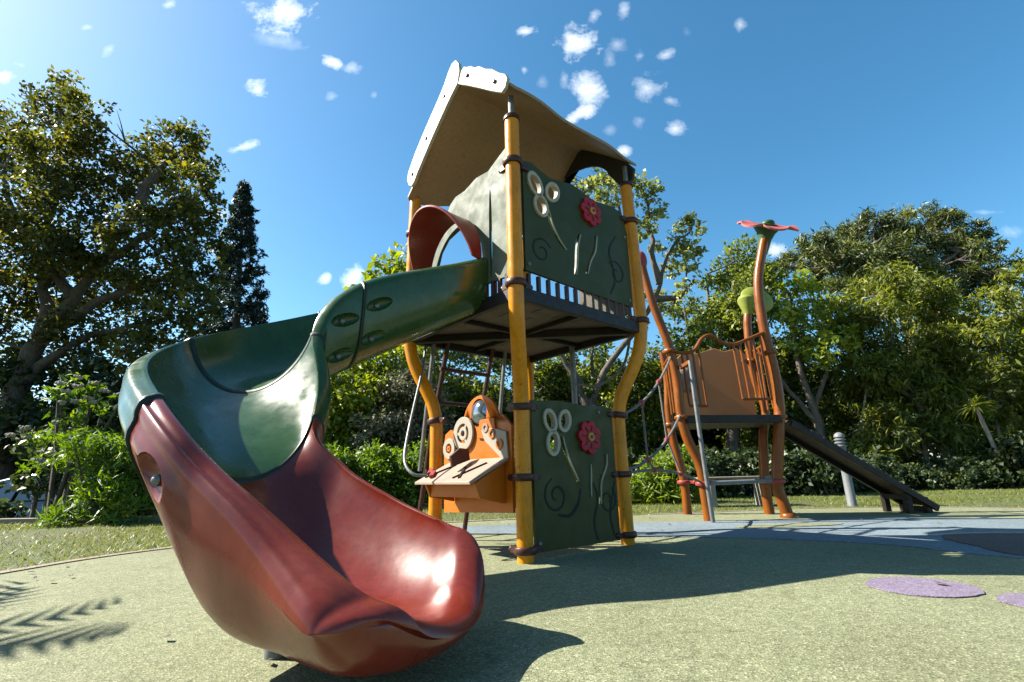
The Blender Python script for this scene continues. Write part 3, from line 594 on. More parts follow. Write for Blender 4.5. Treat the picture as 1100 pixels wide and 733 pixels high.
go = [(.02, 2.45), (.0, 2.52)] + [(Lb * t, roof_pt(RW * (1 - t), 1, .012).z) for t in [i / 16 for i in range(1, 16)]] + [(Lb, 2.52), (Lb - .02, 2.45)]
gi = [(Lb - .08, 2.40), (Lb - .13, 2.44), (Lb - .17, 2.50)] + [(Lb / 2 + (Lb / 2 - .21) * math.cos(a), 2.52 + .27 * math.sin(a)) for a in [math.pi * i / 16 for i in range(1, 16)]] + [(.17, 2.50), (.13, 2.44), (.08, 2.40)]
MB().prism(go + gi, frb, -.02, 0).build('back_gable', M['roof_dark'], tower)
# handrail bars on the open left-far side and back
fr = face_frame(FL, FF, .775)
hb = MB()
for z in (1.62, 2.06): hb.tube([fr(.62, z), fr(1.07, z)], .016, 10)
for u in (.62, .76, .92): hb.tube([fr(u, DECK), fr(u, 2.06)], .014, 10)
hb.build('guard_rail', M['orange_post'], tower)
fr = face_frame(FR, FF, .775)
MB().prism([(.06, 1.44), (.50, 1.44), (.50, 1.98), (.40, 2.06), (.2, 2.02), (.06, 2.08)], fr, -.018, 0).build('back_panel', M['green_hpl'], tower, bevel=.003)

# --- ladder and hoop on the left-far side
fr = face_frame(FL, FF, .72)
lad = MB()
for u in (.22, .62):
    lad.tube([fr(u - .02, .0, .30), fr(u, .7, .16), fr(u + .02, DECK + .02, -.02)], .017, 10)
for i in range(5):
    z = .22 + i * .23; d = .30 - .32 * z / DECK
    lad.tube([fr(.20, z, d), fr(.64, z, d)], .014, 10)
lad.build('ladder', M['clamp'], tower)
for u in (.10, .74):
    MB().tube([fr(u, .45, .10), fr(u + .02, DECK, -.02)], .014, 10).build('ladder_rail', M['steel'], tower)
hoop = catmull([(-.60, 3.30, 1.30), (-.60, 3.22, 1.12), (-.615, 3.06, .86), (-.625, 2.92, .64), (-.61, 2.80, .50), (-.55, 2.74, .43), (-.48, 2.76, .42)], 6)
MB().tube(hoop, .0085, 10).build('grab_hoop', M['greypaint'], tower)

# --- orange play panel low on the slide side
fr = face_frame(FN, FL, .585)
arch = [(.36 + .165 * math.cos(a), .70 + .165 * math.sin(a)) for a in [math.pi * i / 16 for i in range(0, 17)]]
out = [(.085, .225), (.72, .205), (.73, .60), (.715, .665), (.66, .69), (.62, .672), (.585, .70), (.55, .73)]
out += arch[::-1][1:-1] + [(.19, .715), (.155, .735), (.115, .70), (.085, .67)]
pp = MB().prism(out, fr, -.018, 0).build('activity_panel', M['orange_hpl'], tower)
cut(pp, MB().prism(ell(.37, .765, .075, .082, 0), fr, -.06, .06))
pp['label'] = 'orange toy panel with cream gears, round bubble and sloping shelf'
MB().lathe(fr(.37, .765, -.012), [(.074, 0), (.074, .004), (.06, .022), (.035, .034), (.01, .038)], 24, fr.n).build('bubble_window', M['bubble'], pp)
def ringplate(u, z, r, ri, d0, d1, n=36, teeth=0):
    o = []; q = []
    for i in range(n):
        a = 2 * math.pi * i / n
        rr = r * (1 + (.10 if teeth and math.sin(teeth * a) > 0 else 0))
        o.append((u + rr * math.cos(a), z + rr * math.sin(a))); q.append((u + ri * math.cos(a), z + ri * math.sin(a)))
    vs = [fr(a, b, d) for d in (d0, d1) for a, b in o] + [fr(a, b, d) for d in (d0, d1) for a, b in q]; fs = []
    for i in range(n):
        w = (i + 1) % n
        fs += [(i, w, n + w, n + i), (2 * n + i, 3 * n + i, 3 * n + w, 2 * n + w), (n + i, n + w, 3 * n + w, 3 * n + i), (i, 2 * n + i, 2 * n + w, w)]
    return MB().add(vs, fs)
g1 = ringplate(.505, .655, .098, .058, .003, .018); g1.add(*[(lambda m: (m.v, m.f))(ringplate(.505, .655, .040, .018, .003, .018))][0])
for a in (0, 2.09, 4.19): g1.bar(fr(.505 + .03 * math.cos(a), .655 + .03 * math.sin(a), .010), fr(.505 + .066 * math.cos(a), .655 + .066 * math.sin(a), .010), .018, .012, up=fr.n)
g1.build('gear', M['white_hpl'], pp, bevel=.002)
ringplate(.655, .575, .062, .030, .003, .016).build('gear', M['white_hpl'], pp, bevel=.002)
ringplate(.655, .575, .018, .006, .003, .018).build('gear_hub', M['orange_hpl'], pp)
wp = MB().prism([(.10, .50), (.13, .48), (.30, .60), (.33, .66), (.29, .672), (.20, .66), (.115, .64)], fr, .003, .014)
wpo = wp.build('cream_plate', M['white_hpl'], pp, bevel=.002)
for (u, z, r) in ((.165, .575, .028), (.228, .635, .026)):
    ringplate(u, z, r, r * .55, .0145, .021, 20).build('ring_relief', M['orange_hpl'], pp)
ob = MB().prism([(.20, .60), (.37, .62), (.345, .72), (.215, .72)], fr, .0035, .013).build('tongue_plate', M['orange_hpl'], pp, bevel=.002)
ringplate(.29, .672, .026, .012, .0135, .019, 20).build('ring_relief', M['shelf_pink'], pp)
# sloping shelf box
def sh(u, d, z): return fr(u, z, d)
S = [(.10, .005, .505), (.62, .005, .505), (.68, .23, .385), (.14, .23, .385)]
top = MB().add([sh(*p) for p in S] + [sh(p[0], p[1], p[2] - .014) for p in S], [(0, 1, 2, 3), (7, 6, 5, 4), (0, 4, 5, 1), (1, 5, 6, 2), (2, 6, 7, 3), (3, 7, 4, 0)]).build('shelf_top', M['shelf_pink'], pp, bevel=.002)
for u in (.135, .60):
    MB().add([sh(u, .006, .48), sh(u, .205, .375), sh(u, .17, .30), sh(u, .006, .27), sh(u + .016, .006, .48), sh(u + .016, .205, .375), sh(u + .016, .17, .30), sh(u + .016, .006, .27)],
           [(0, 1, 2, 3), (7, 6, 5, 4), (0, 4, 5, 1), (1, 5, 6, 2), (2, 6, 7, 3), (3, 7, 4, 0)]).build('shelf_side', M['orange_hpl'], pp, bevel=.002)
MB().add([sh(.155, .16, .385), sh(.596, .16, .385), sh(.596, .16, .305), sh(.155, .16, .305), sh(.155, .172, .385), sh(.596, .172, .385), sh(.596, .172, .305), sh(.155, .172, .305)],
         [(0, 1, 2, 3), (7, 6, 5, 4), (0, 4, 5, 1), (1, 5, 6, 2), (2, 6, 7, 3), (3, 7, 4, 0)]).build('shelf_front', M['orange_hpl'], pp)
fin = [sh(.40, .04, .5), sh(.40, .16, .463), sh(.40, .17, .52), sh(.40, .11, .565), sh(.40, .05, .56)]
fin2 = [v + fr.t * .016 for v in fin]
MB().add(fin + fin2, [(0, 1, 2, 3, 4), (9, 8, 7, 6, 5)] + [(i, (i + 1) % 5, (i + 1) % 5 + 5, i + 5) for i in range(5)]).build('shelf_fin', M['clamp'], pp)
zt = lambda d: .505 - .12 * (d - .005) / .225
for u, d, u2, d2 in ((.22, .06, .34, .2), (.5, .07, .63, .19), (.28, .20, .36, .1)):
    MB().bar(sh(u, d, zt(d) + .004), sh(u2, d2, zt(d2) + .004), .012, .008).build('shelf_groove', M['frame_dark'], pp)
for u, d in ((.55, .20), (.62, .17)): MB().bar(sh(u, d, zt(d) + .012), sh(u + .05, d - .05, zt(d - .05) + .012), .025, .02).build('slider_knob', M['redplastic'], pp, bevel=.003)

# ------------------------------------------------------------------ slide: a lofted double-walled chute
#       cx     cy      z    heading  h_in  h_out  flare_out under
STN = [(-.337, 2.810, 1.358, -139.2, .262, .262, .045, .055, .270),
       (-.886, 2.375, .973, -139.5, .330, .330, .042, .060, .270),
       (-1.104, 2.00, .765, -94.8, .235, .240, .034, .080, .270),
       (-.812, 1.514, .415, -21.0, .215, .215, .064, .060, .270),
       (-.622, 1.417, .185, -11.5, .272, .266, .050, .078, .268),
       (-.417, 1.345, .108, -11.0, .247, .208, .046, .045, .248),
       (-.246, 1.265, .096, -12.0, .200, .128, .044, .048, .228),
       (-.172, 1.246, .124, -12.0, .156, .066, .044, .074, .212)]
WH = .27
def profile(hi, ho, fo, un, wb, red):
    w = wb; g = .006 * red; W0 = WH
    cv = lambda t: (1 - math.sqrt(1 - (t / 1.05) ** 2)) / (1 - math.sqrt(1 - (1 / 1.05) ** 2))
    inner = [(-w * t, ho * cv(t)) for t in (.985, .94, .84, .68, .48, .25)] + [(0, 0)] + [(w * t, hi * cv(t)) for t in (.25, .48, .68, .84, .94, .985)]
    q = min(1, hi / .16); d = W0 - w; fat = min(1, d / .07)
    mixf = lambda a, b: a + (b - a) * fat
    dr = d + .052
    right = [(w, hi), (w + .48 * dr, hi - mixf(.004, .010) * q), (w + mixf(.90, .80) * dr, hi - mixf(.028, .042) * q), (w + dr, hi - mixf(.065, .095) * q), (W0 + .045, hi * .42 - .012 * (1 - q)), (W0 + .02, hi * .1 - un * .2), (W0 * .86, -un * .78), (W0 * .6, -un)]
    bot = [(0, -un), (-W0 * .6, -un)]
    q = min(1, ho / .16); k = min(1, fo / .052); dl = d + .054 * k
    left = [(-W0 * .72, -un * .97), (-W0 * .93, -un * .50), (-W0 - fo * .45, ho * .18), (-W0 - fo, ho * .50), (-W0 - .054 * k, ho - mixf(.062, .100) * q), (-w - mixf(1, .97) * dl, ho - mixf(.040, .070) * q), (-w - mixf(.87, .84) * dl, ho - mixf(.018, .040) * q), (-w - mixf(.67, .64) * dl, ho - (mixf(.009, .018) + g * 1.3 * (1 - fat)) * q), (-w - .44 * dl, ho - mixf(.004, .006) * q), (-w - .2 * dl, ho + .001), (-w, ho)]
    return inner + right + bot + left
def st(s):
    n = len(STN); i = min(int(s), n - 2); t = s - i
    g = lambda k: np.array(STN[max(0, min(n - 1, k))], float)
    p0, p1, p2, p3 = (g(i - 1) if i > 0 else 2 * g(0) - g(1)), g(i), g(i + 1), (g(i + 2) if i + 2 < n else 2 * g(n - 1) - g(n - 2))
    if i == 0: p0 = p0 * 1.0; p0[3:] = p1[3:]
    return .5 * ((2 * p1) + (-p0 + p2) * t + (2 * p0 - 5 * p1 + 4 * p2 - p3) * t * t + (-p0 + 3 * p1 - 3 * p2 + p3) * t ** 3)
def sstep_(a, b, x):
    t = max(0, min(1, (x - a) / (b - a))); return t * t * (3 - 2 * t) * .4 + t * .6
def section(s, red=0, nose=None, grow=0):
    """one closed cross-section of the chute in world space"""
    cx, cy, z, th, hi, ho, fo, un, wb = st(s)
    P = profile(hi, ho, fo, un, wb, red); P = catmull(P, 3, True)
    if grow:
        Q = []
        for i, p in enumerate(P):
            a, b = P[i - 1], P[(i + 1) % len(P)]; d = Vector((b[0] - a[0], b[1] - a[1]))
            if d.length > 1e-9: d.normalize()
            Q.append((p[0] - d.y * grow, p[1] + d.x * grow))
        P = Q
    th = R_(th); f = Vector((math.cos(th), math.sin(th), 0)); l = Vector((-math.sin(th), math.cos(th), 0))
    c = Vector((cx, cy, z)); out = []
    def span_v(u):
        vs_ = []
        for i in range(len(P)):
            (u0, v0), (u1, v1) = P[i - 1][:2], P[i][:2]
            if min(u0, u1) - 1e-6 <= u <= max(u0, u1) + 1e-6:
                vs_ += [v0, v1] if abs(u1 - u0) < 1e-6 else [v0 + (v1 - v0) * (u - u0) / (u1 - u0)]
        return (min(vs_), max(vs_)) if vs_ else (0, 0)
    for u, v in P:
        fw = 0
        uu, vv = u, v
        if nose is not None:
            ph, rad = nose
            side = min(1, abs(u) / (WH + .05))
            lo, hi_ = span_v(u)
            mid = (lo + hi_) / 2
            vv = mid + (v - mid) * math.cos(ph)
            uu = u * (1 - (.03 + .22 * side ** 2) * (1 - math.cos(ph)))
            fw = rad * math.sin(ph) * (1 - (.5 if u < 0 else .2) * side ** 3)
        bow = 0
        if s > 4.4:
            t = sstep_(4.4, 7, s)
            bow = -t * min(1.25, abs(uu) / WH) ** 2.0 * (.085 if uu < 0 else .05)
        out.append(c + f * (fw + bow) + l * uu + Vector((0, 0, vv)))
    return out
def loft(sections, cap0=True, cap1=True):
    n = len(sections[0]); vs = [p for s_ in sections for p in s_]; fs = []
    for k in range(len(sections) - 1):
        for i in range(n):
            j = (i + 1) % n
            fs.append((k * n + i, k * n + j, (k + 1) * n + j, (k + 1) * n + i))
    if cap0: fs.append(tuple(range(n - 1, -1, -1)))
    if cap1: fs.append(tuple(range((len(sections) - 1) * n, len(sections) * n)))
    return MB().add(vs, fs)
def span(a, b, n): return [a + (b - a) * i / n for i in range(n + 1)]
def pocket(mb, s, side, hfrac, ra=.075, rb=.03):
    """ellipsoid cutter sunk in the outer skin near a joint"""
    cx, cy, z, th, hi, ho, fo, un, wb = st(s); th = R_(th)
    f = Vector((math.cos(th), math.sin(th), 0)); l = Vector((-math.sin(th), math.cos(th), 0))
    ds = (Vector(st(s + .03)[:3]) - Vector(st(s - .03)[:3])).normalized()
    h = hi if side > 0 else ho
    PP = catmull(profile(hi, ho, fo, un, wb, 0), 4, True)
    u = side * max(side * p[0] for p in PP if side * p[0] > WH * .5 and abs(p[1] - h * hfrac) < .025)
    c = Vector((cx, cy, z + h * hfrac)) + l * u
    n_ = len(mb.v); mb.ball((0, 0, 0), 1, 16, 10)
    up = Vector((0, 0, 1)); up = (up - ds * up.dot(ds)).normalized(); sd_ = ds.cross(up)
    for i in range(n_, len(mb.v)):
        x, y, zz = mb.v[i]
        mb.v[i] = tuple(c + ds * x * ra + up * zz * rb + sd_ * y * .034)
    return c, l * side
segs = [(0, 1, 'slide_section', 0), (1, 2, 'slide_section', 0), (2, 3, 'slide_section', 0)]
bolts = []
parts_ = []
for a, b, nm, red in segs:
    o = loft([section(s) for s in span(a, b - .0, 18 if a < 2 else 26)]).build(nm, M['slide_green'], tower, smooth=50)
    parts_.append(o)
nose_r = .075
secs = [section(s, 1) for s in span(3, 7, 72)] + [section(7, 1, (R_(p), nose_r)) for p in (10, 20, 30, 40, 49, 57, 64, 70, 76, 81, 85)]
S_ = np.array([[tuple(p) for p in q] for q in secs]); K0 = len(S_) - 30
for it in range(14):          # relax the rolled mouth so that rim and lip run into each other
    A_ = S_.copy()
    for k in range(K0, len(S_)):
        w_ = .5 * min(1, (k - K0) / 12)
        nb = (np.roll(A_[k], 1, 0) + np.roll(A_[k], -1, 0)) / 2
        if k < len(S_) - 1: nb = (nb * 2 + A_[k - 1] + A_[k + 1]) / 4
        S_[k] = A_[k] + w_ * (nb - A_[k])
secs = [[Vector(p) for p in q] for q in S_]
exit_ = loft(secs).build('slide_exit', M['slide_red'], tower, smooth=179)
exit_['label'] = 'red exit chute of the slide with broad rolled rim'
cutA, cutB, cutC, cutE = MB(), MB(), MB(), MB()
bolts += [pocket(cutA, .84, 1, .55), pocket(cutA, .86, 1, .08), pocket(cutB, 1.22, 1, .55), pocket(cutB, 1.2, 1, .05)]
bolts += [pocket(cutB, 1.86, 1, .3), pocket(cutC, 2.80, -1, .10, .06, .05)]
bolts += [pocket(cutE, 3.30, -1, .40, .075, .045)]
cut(parts_[0], cutA); cut(parts_[1], cutB); cut(parts_[2], cutC); cut(exit_, cutE, 75)
own = [parts_[0], parts_[0], parts_[1], parts_[1], parts_[1], parts_[2], exit_]
for (c, n_), ow in zip(bolts, own):
    MB().lathe(c - n_ * .036, [(.013, 0), (.013, .010), (.008, .015), (.003, .017)], 12, n_).build('bolt', M['steel'], ow)
for s, ow in ((1, parts_[0]), (2, parts_[1]), (3, parts_[2])):
    w = .028
    ring = loft([section(s - w, 0, None, .001), section(s - w * .6, 0, None, .007), section(s + w * .2, 0, None, .0075), section(s + w * .45, 0, None, .001)])
    ring.build('seam_ring', M['slide_dark'], ow, smooth=50)
ft = MB().tube([(-.60, 1.36, -.01), (-.60, 1.36, .12)], .024, 14)
ft.build('slide_foot', M['steel'], tower)
# ------------------------------------------------------------------ orange flower tower on the right
OT = Vector((2.0, 4.75, 0))
flow = thing('flower_tower', OT, 'small orange climbing tower with wavy poles, pink flower top and dark ramp', 'play structure')
PA = [(1.609, 4.36, -.02), (1.60, 4.36, .2), (1.586, 4.36, .45), (1.50, 4.36, .69), (1.468, 4.36, .93), (1.472, 4.36, 1.18), (1.428, 4.36, 1.53), (1.33, 4.36, 1.90), (1.275, 4.36, 2.20), (1.262, 4.36, 2.30)]
PB = [(2.345, 4.5, -.02), (2.31, 4.5, .15), (2.292, 4.5, .28), (2.352, 4.5, .60), (2.418, 4.5, .93), (2.428, 4.5, 1.27), (2.395, 4.5, 1.72), (2.412, 4.5, 2.15), (2.50, 4.5, 2.48), (2.575, 4.5, 2.70)]
PC = [(2.36, 4.86, -.02), (2.36, 4.86, .27), (2.408, 4.86, .70), (2.468, 4.86, .96), (2.41, 4.86, 1.33), (2.423, 4.86, 1.81), (2.46, 4.86, 2.02)]
PD = [(1.66, 5.05, -.02), (1.66, 5.05, .3), (1.60, 5.05, .7), (1.58, 5.05, 1.0), (1.60, 5.05, 1.3), (1.58, 5.05, 1.62)]
def wob(path, z):
    for a, b in zip(path, path[1:]):
        if a[2] <= z <= b[2]:
            t = (z - a[2]) / (b[2] - a[2]); return Vector(a).lerp(Vector(b), t)
    return Vector(path[-1])
for P, rad in ((PA, .039), (PB, .045), (PC, .041), (PD, .038)):
    Q = catmull(P, 6); k = len(Q)
    po = MB().tube(Q, [rad * (1.12 - .2 * i / k) for i in range(k)], 16).build('pole', M['orange_post'], flow)
    for z in ((.30, .86, 1.46) if P is not PD else (.30, .86)):
        c = wob(P, z)
        cl = MB().lathe(c - Vector((0, 0, .018)), [(.048, 0), (.062, .003), (.066, .012), (.066, .024), (.062, .033), (.048, .036)], 18)
        d = (OT - c); d.z = 0; d.normalize()
        cl.bar(c + d * .05, c + d * .10, .03, .03); cl.ball(c + d * .105, .018, 10, 6)
        cl.build('clamp', M['redplastic'] if z == .30 else M['orange_post'], flow)
# foot collar
MB().lathe((2.345, 4.5, 0), [(.068, 0), (.068, .015), (.06, .03), (.054, .04)], 18).build('foot_collar', M['orange_post'], flow)
# flower top on the tallest pole: green funnel, pink petals, green dome
ax = Vector((.22, -.22, .95)).normalized(); tip = Vector((2.575, 4.5, 2.70)) - ax * .16
MB().lathe(tip, [(.048, -.06), (.056, .0), (.062, .08), (.085, .15), (.125, .205), (.12, .21)], 24, ax).build('funnel', M['leafgreen'], flow)
def frame_of(ax):
    u = Vector((1, 0, 0)); u = (u - ax * u.dot(ax)).normalized(); return u, ax.cross(u)
ax2 = Vector((.10, -.56, .82)).normalized(); u_, w_ = frame_of(ax2)
pc = tip + ax * .205
n = 96; pts = []; rr_ = []
for i in range(n):
    a = 2 * math.pi * i / n
    rr_.append(.285 * (.86 + .14 * abs(math.sin(3 * a + .4)) ** .6))
vs = [pc + ax2 * .0, pc + ax2 * .018]
for lay, dz in ((0.34, .008), (.7, .012), (1, .03)):
    for s_ in (0, 1):
        for i in range(n):
            a = 2 * math.pi * i / n
            vs.append(pc + (u_ * math.cos(a) + w_ * math.sin(a)) * rr_[i] * lay + ax2 * (dz + .018 * s_ - .03 * (lay == 1) * abs(math.sin(3 * a + .4))))
fs = []
for i in range(n):
    j = (i + 1) % n; b = 2
    fs += [(0, b + j, b + i), (1, b + n + i, b + n + j)]
    for L_ in range(2):
        lo, up2 = b + L_ * 2 * n, b + (L_ + 1) * 2 * n
        fs += [(lo + i, lo + j, up2 + j, up2 + i), (lo + n + i, up2 + n + i, up2 + n + j, lo + n + j)]
    e = b + 4 * n
    fs.append((e + i, e + j, e + n + j, e + n + i))
MB().add(vs, fs).build('petal_disc', M['pinkpetal'], flow)
MB().ball(pc + ax2 * .035, .065, 18, 10, (1, 1, .62)).build('flower_dome', M['leafgreen'], flow)
# lime bud on the second pole
axb = Vector((.12, -.90, .35)).normalized()
MB().lathe(Vector((2.57, 4.86, 2.12)) - axb * .05, [(.02, -.03), (.10, -.02), (.155, .01), (.17, .035), (.165, .055), (.14, .075), (.08, .088), (.02, .09)], 28, axb).build('bud_disc', M['lime'], flow)
MB().lathe((2.455, 4.86, 1.95), [(.045, 0), (.06, .06), (.085, .13), (.09, .17), (.07, .20), (.02, .215)], 20).build('bud_cup', M['lime'], flow)
# red leaf on the left pole top
MB().ball((1.258, 4.36, 2.36), .1, 14, 10, (.55, .35, 1)).build('leaf_tip', M['redplastic'], flow)
# deck
D = [Vector((1.50, 4.30, .86)), Vector((2.40, 4.44, .86)), Vector((2.42, 4.90, .86)), Vector((1.58, 5.06, .86))]
dk = MB().add([p + Vector((0, 0, z)) for z in (-.055, .015) for p in D], [(3, 2, 1, 0), (4, 5, 6, 7), (0, 1, 5, 4), (1, 2, 6, 5), (2, 3, 7, 6), (3, 0, 4, 7)])
dk.build('deck', M['frame_dark'], flow, bevel=.006)
# apricot panel at the back with a brown bump
p0, p1 = Vector((1.70, 4.98, 0)), Vector((2.38, 4.86, 0)); t_ = (p1 - p0); Lp = t_.length; t_.normalize(); nb = Vector((t_.y, -t_.x, 0))
frp = lambda u, z, d=0: p0 + t_ * u + nb * d + Vector((0, 0, z))
pn = MB().prism([(0, .90), (Lp, .90), (Lp + .02, 1.50), (Lp - .1, 1.60), (Lp - .22, 1.575), (Lp * .55, 1.615), (.2, 1.57), (.08, 1.60), (0, 1.53)], frp, -.018, 0).build('panel', M['panel_tan'], flow, bevel=.004)
MB().ball(frp(.06, 1.30, .02), .115, 20, 12, (1, .35, 1.1)).build('climbing_bump', M['wood'], pn)
# guard rails with vertical bars
def rail(pts_top, zb, us, name='guard_rail'):
    Q = catmull(pts_top, 8); mb = MB().tube(Q, .017, 10)
    return mb, Q
topL = [(1.47, 4.34, 1.45), (1.56, 4.35, 1.44), (1.66, 4.37, 1.47), (1.75, 4.38, 1.58), (1.84, 4.39, 1.61), (1.93, 4.41, 1.55), (2.05, 4.43, 1.53), (2.2, 4.46, 1.58), (2.40, 4.48, 1.66)]
mb, Q = rail(topL, .95, None)
mb.build('top_rail', M['orange_post'], flow)
def bars(xs, zb, nm='guard_bars'):
    mb = MB()
    for x in xs:
        q = min(Q, key=lambda p: abs(p[0] - x)); mb.tube([(x, q[1], q[2]), (x + .02, q[1], zb)], .0115, 8)
    a, b = xs[0] - .02, xs[-1] + .04
    y = 4.30 + (xs[0] - 1.5) * .155
    qa = min(Q, key=lambda p: abs(p[0] - xs[0]))[1]; qb = min(Q, key=lambda p: abs(p[0] - xs[-1]))[1]
    mb.tube([(xs[0] + .02, qa, zb), (xs[-1] + .02, qb, zb)], .0125, 8)
    return mb.build(nm, M['orange_post'], flow)
bars([1.535, 1.585, 1.64, 1.70], .96); bars([2.05, 2.12, 2.19, 2.26, 2.33], 1.02)
mb = MB()
for y in (4.52, 4.62, 4.72, 4.82): mb.tube([(2.43, y, .95), (2.43, y, 1.56)], .0115, 8)
mb.tube([(2.43, 4.48, 1.57), (2.43, 4.86, 1.55)], .016, 8)
mb.build('guard_bars', M['orange_post'], flow)
mb = MB()
for y in (4.50, 4.64, 4.78, 4.92): mb.tube([(1.50 + (y - 4.4) * .14, y, .95), (1.49 + (y - 4.4) * .14, y, 1.46)], .0115, 8)
mb.tube([(1.48, 4.38, 1.47), (1.58, 5.04, 1.47)], .016, 8)
mb.build('guard_bars', M['orange_post'], flow)
MB().tube(catmull([(1.555, 4.22, 1.34), (1.557, 4.21, .9), (1.565, 4.20, .4), (1.578, 4.20, -.02)], 5), .018, 12).build('slide_pole', M['steel'], flow)
MB().bar((1.50, 4.33, 1.30), (1.555, 4.22, 1.33), .03, .03).build('pole_bracket', M['orange_post'], flow)
mb = MB().tube([(1.59, 4.37, .30), (2.30, 4.5, .31)], .019, 10)
mb.build('rung', M['greypaint'], flow)
MB().tube([(2.31, 4.5, .33), (2.37, 4.86, .33)], .019, 10).build('rung', M['greypaint'], flow)
# ramp: a ribbed plank on side beams down to the ground
ra, rb = Vector((2.47, 4.62, .80)), Vector((3.70, 4.74, .035)); rd = (rb - ra).normalized(); rs = Vector((rd.y, -rd.x, 0)).normalized()
for s_ in (-1, 1): MB().bar(ra + rs * s_ * .15, rb + rs * s_ * .15, .03, .052).build('ramp_beam', M['frame_dark'], flow, bevel=.004)
rn = rs.cross(rd); rn = rn if rn.z > 0 else -rn
rm = MB().bar(ra + rn * .03, rb + rn * .03, .29, .018, up=rn)
for i in range(11):
    c = ra.lerp(rb, (i + .7) / 11.5) + rn * .046
    rm.bar(c - rs * .13, c + rs * .13, .022, .014, up=rn)
rm.build('ramp_board', M['ramp_dark'], flow, bevel=.002)
for t in (.80, .94):
    mb = MB()
    c = ra.lerp(rb, t)
    for s_ in (-1, 1): mb.bar(c + rs * s_ * .12 + Vector((0, 0, -.02)), Vector((c.x, c.y, -.01)) + rs * s_ * .12, .05, .05)
    mb.bar(c + rs * .15 + Vector((0, 0, -.05)), c - rs * .15 + Vector((0, 0, -.05)), .045, .045)
    mb.build('ramp_leg', M['frame_dark'], flow, bevel=.004)

# ------------------------------------------------------------------ rope net between the two towers
net = thing('rope_net', (1.2, 3.8, 0), 'grey rope net with red joints slung between the two play towers', 'rope net')
a_hi, a_lo = post_pt(FR, .76), post_pt(FR, .40)
b_hi, b_md, b_lo = wob(PA, 1.42), wob(PA, .90), wob(PA, .30)
def sag(a, b, s, n=12):
    a, b = Vector(a), Vector(b); return [a.lerp(b, i / n) - Vector((0, 0, s * 4 * (i / n) * (1 - i / n))) for i in range(n + 1)]
r1 = sag(a_hi, b_hi, .10); r2 = sag(a_lo, b_lo, -.06); r3 = sag(post_pt(FR, .42), b_md, .10)
r0 = sag(post_pt(FR, .09) + Vector((.03, .04, 0)), (1.62, 4.28, .04), -.02)
for q in (r1, r2, r3): MB().tube(q, .0095, 8).build('rope', M['rope'], net)
for i in (4, 8):
    MB().tube([r1[i], r3[i], r2[i]], .008, 8).build('rope', M['rope'], net)
    for q in (r1, r3, r2):
        d = (q[i + 1] - q[i - 1]).normalized()
        MB().lathe(q[i] - d * .03, [(.010, 0), (.018, .006), (.021, .03), (.018, .054), (.010, .06)], 10, d).build('rope_joint', M['redplastic'], net)
rc = catmull([tuple(post_pt(FR, 1.33) + Vector((-.06, .02, -.02))), (.74, 3.24, 1.10), (.60, 3.38, 1.0), (.46, 3.50, 1.03)], 6)
MB().tube(rc, .009, 8).build('tail_rope', M['rope'], tower)
MB().tube([(.44, 3.52, 1.32), (.44, 3.52, -.02)], .021, 12).build('climbing_pole', M['steel'], tower)
gpole = MB().tube([(.44, 3.52, .78), (.56, 3.62, .80), (.60, 3.68, .9)], .014, 8).build('pole_handle', M['steel'], tower)

# ------------------------------------------------------------------ bollard lamp, bench, car
bol = thing('bollard_lamp', (3.66, 5.66, 0), 'grey metal bollard lamp with ribbed cap on the lawn behind the ramp', 'bollard')
MB().lathe((3.66, 5.66, -.03), [(.056, 0), (.056, .02), (.046, .04), (.044, .66), (.044, .665)], 20).build('shaft', M['greypaint'], bol)
hd_ = MB()
for i in range(3): hd_.lathe((3.66, 5.66, .625 + i * .034), [(.042, 0), (.058, .004), (.058, .014), (.042, .024), (.042, .034)], 20)
hd_.lathe((3.66, 5.66, .727), [(.042, 0), (.055, .004), (.053, .02), (.04, .042), (.02, .055), (.006, .058)], 20)
hd_.build('louvre_head', M['greypaint'], bol)

bx, by = 2.62, 6.15
ben = thing('park_bench', (bx, by, 0), 'low slatted wooden bench on pale legs on the lawn behind the orange tower', 'bench')
mb = MB()
for i in range(4): mb.box((bx, by - .12 + i * .085, .31), (.85, .07, .028))
mb.build('seat', M['wood'], ben, bevel=.004)
for s_ in (-1, 1):
    MB().box((bx + s_ * .32, by, .135), (.07, .30, .32)).build('leg', M['concrete'], ben, bevel=.01)

CX, CY, CZ = -9.35, 10.4, -.80
car = thing('parked_car', (CX, CY, CZ), 'blue grey hatchback half hidden behind shrubs under the spreading tree', 'car')
prof = [(-2.05, .28), (-2.08, .55), (-1.98, .74), (-1.2, .92), (-.55, 1.32), (-.1, 1.43), (.7, 1.44), (1.45, 1.36), (1.9, 1.0), (2.05, .86), (2.08, .45), (2.0, .26)]
low = [(1.75, .24), (1.68, .42), (1.5, .56), (1.28, .62), (1.06, .56), (.90, .42), (.84, .24), (-.84, .24), (-.90, .42), (-1.06, .56), (-1.28, .62), (-1.5, .56), (-1.68, .42), (-1.75, .24)]
pr = prof + low
def car_w(z): return .87 if z < .9 else .87 - (z - .9) * .42
vs = []; fs = []
for s_ in (-1, 1):
    for x, z in pr: vs.append((CX + x, CY + s_ * car_w(z), CZ + z))
n = len(pr)
fs = [tuple(range(n - 1, -1, -1)), tuple(range(n, 2 * n))] + [(i, (i + 1) % n, (i + 1) % n + n, i + n) for i in range(n)]
bd = MB().add(vs, fs).build('body', M['carpaint'], car, bevel=.03)
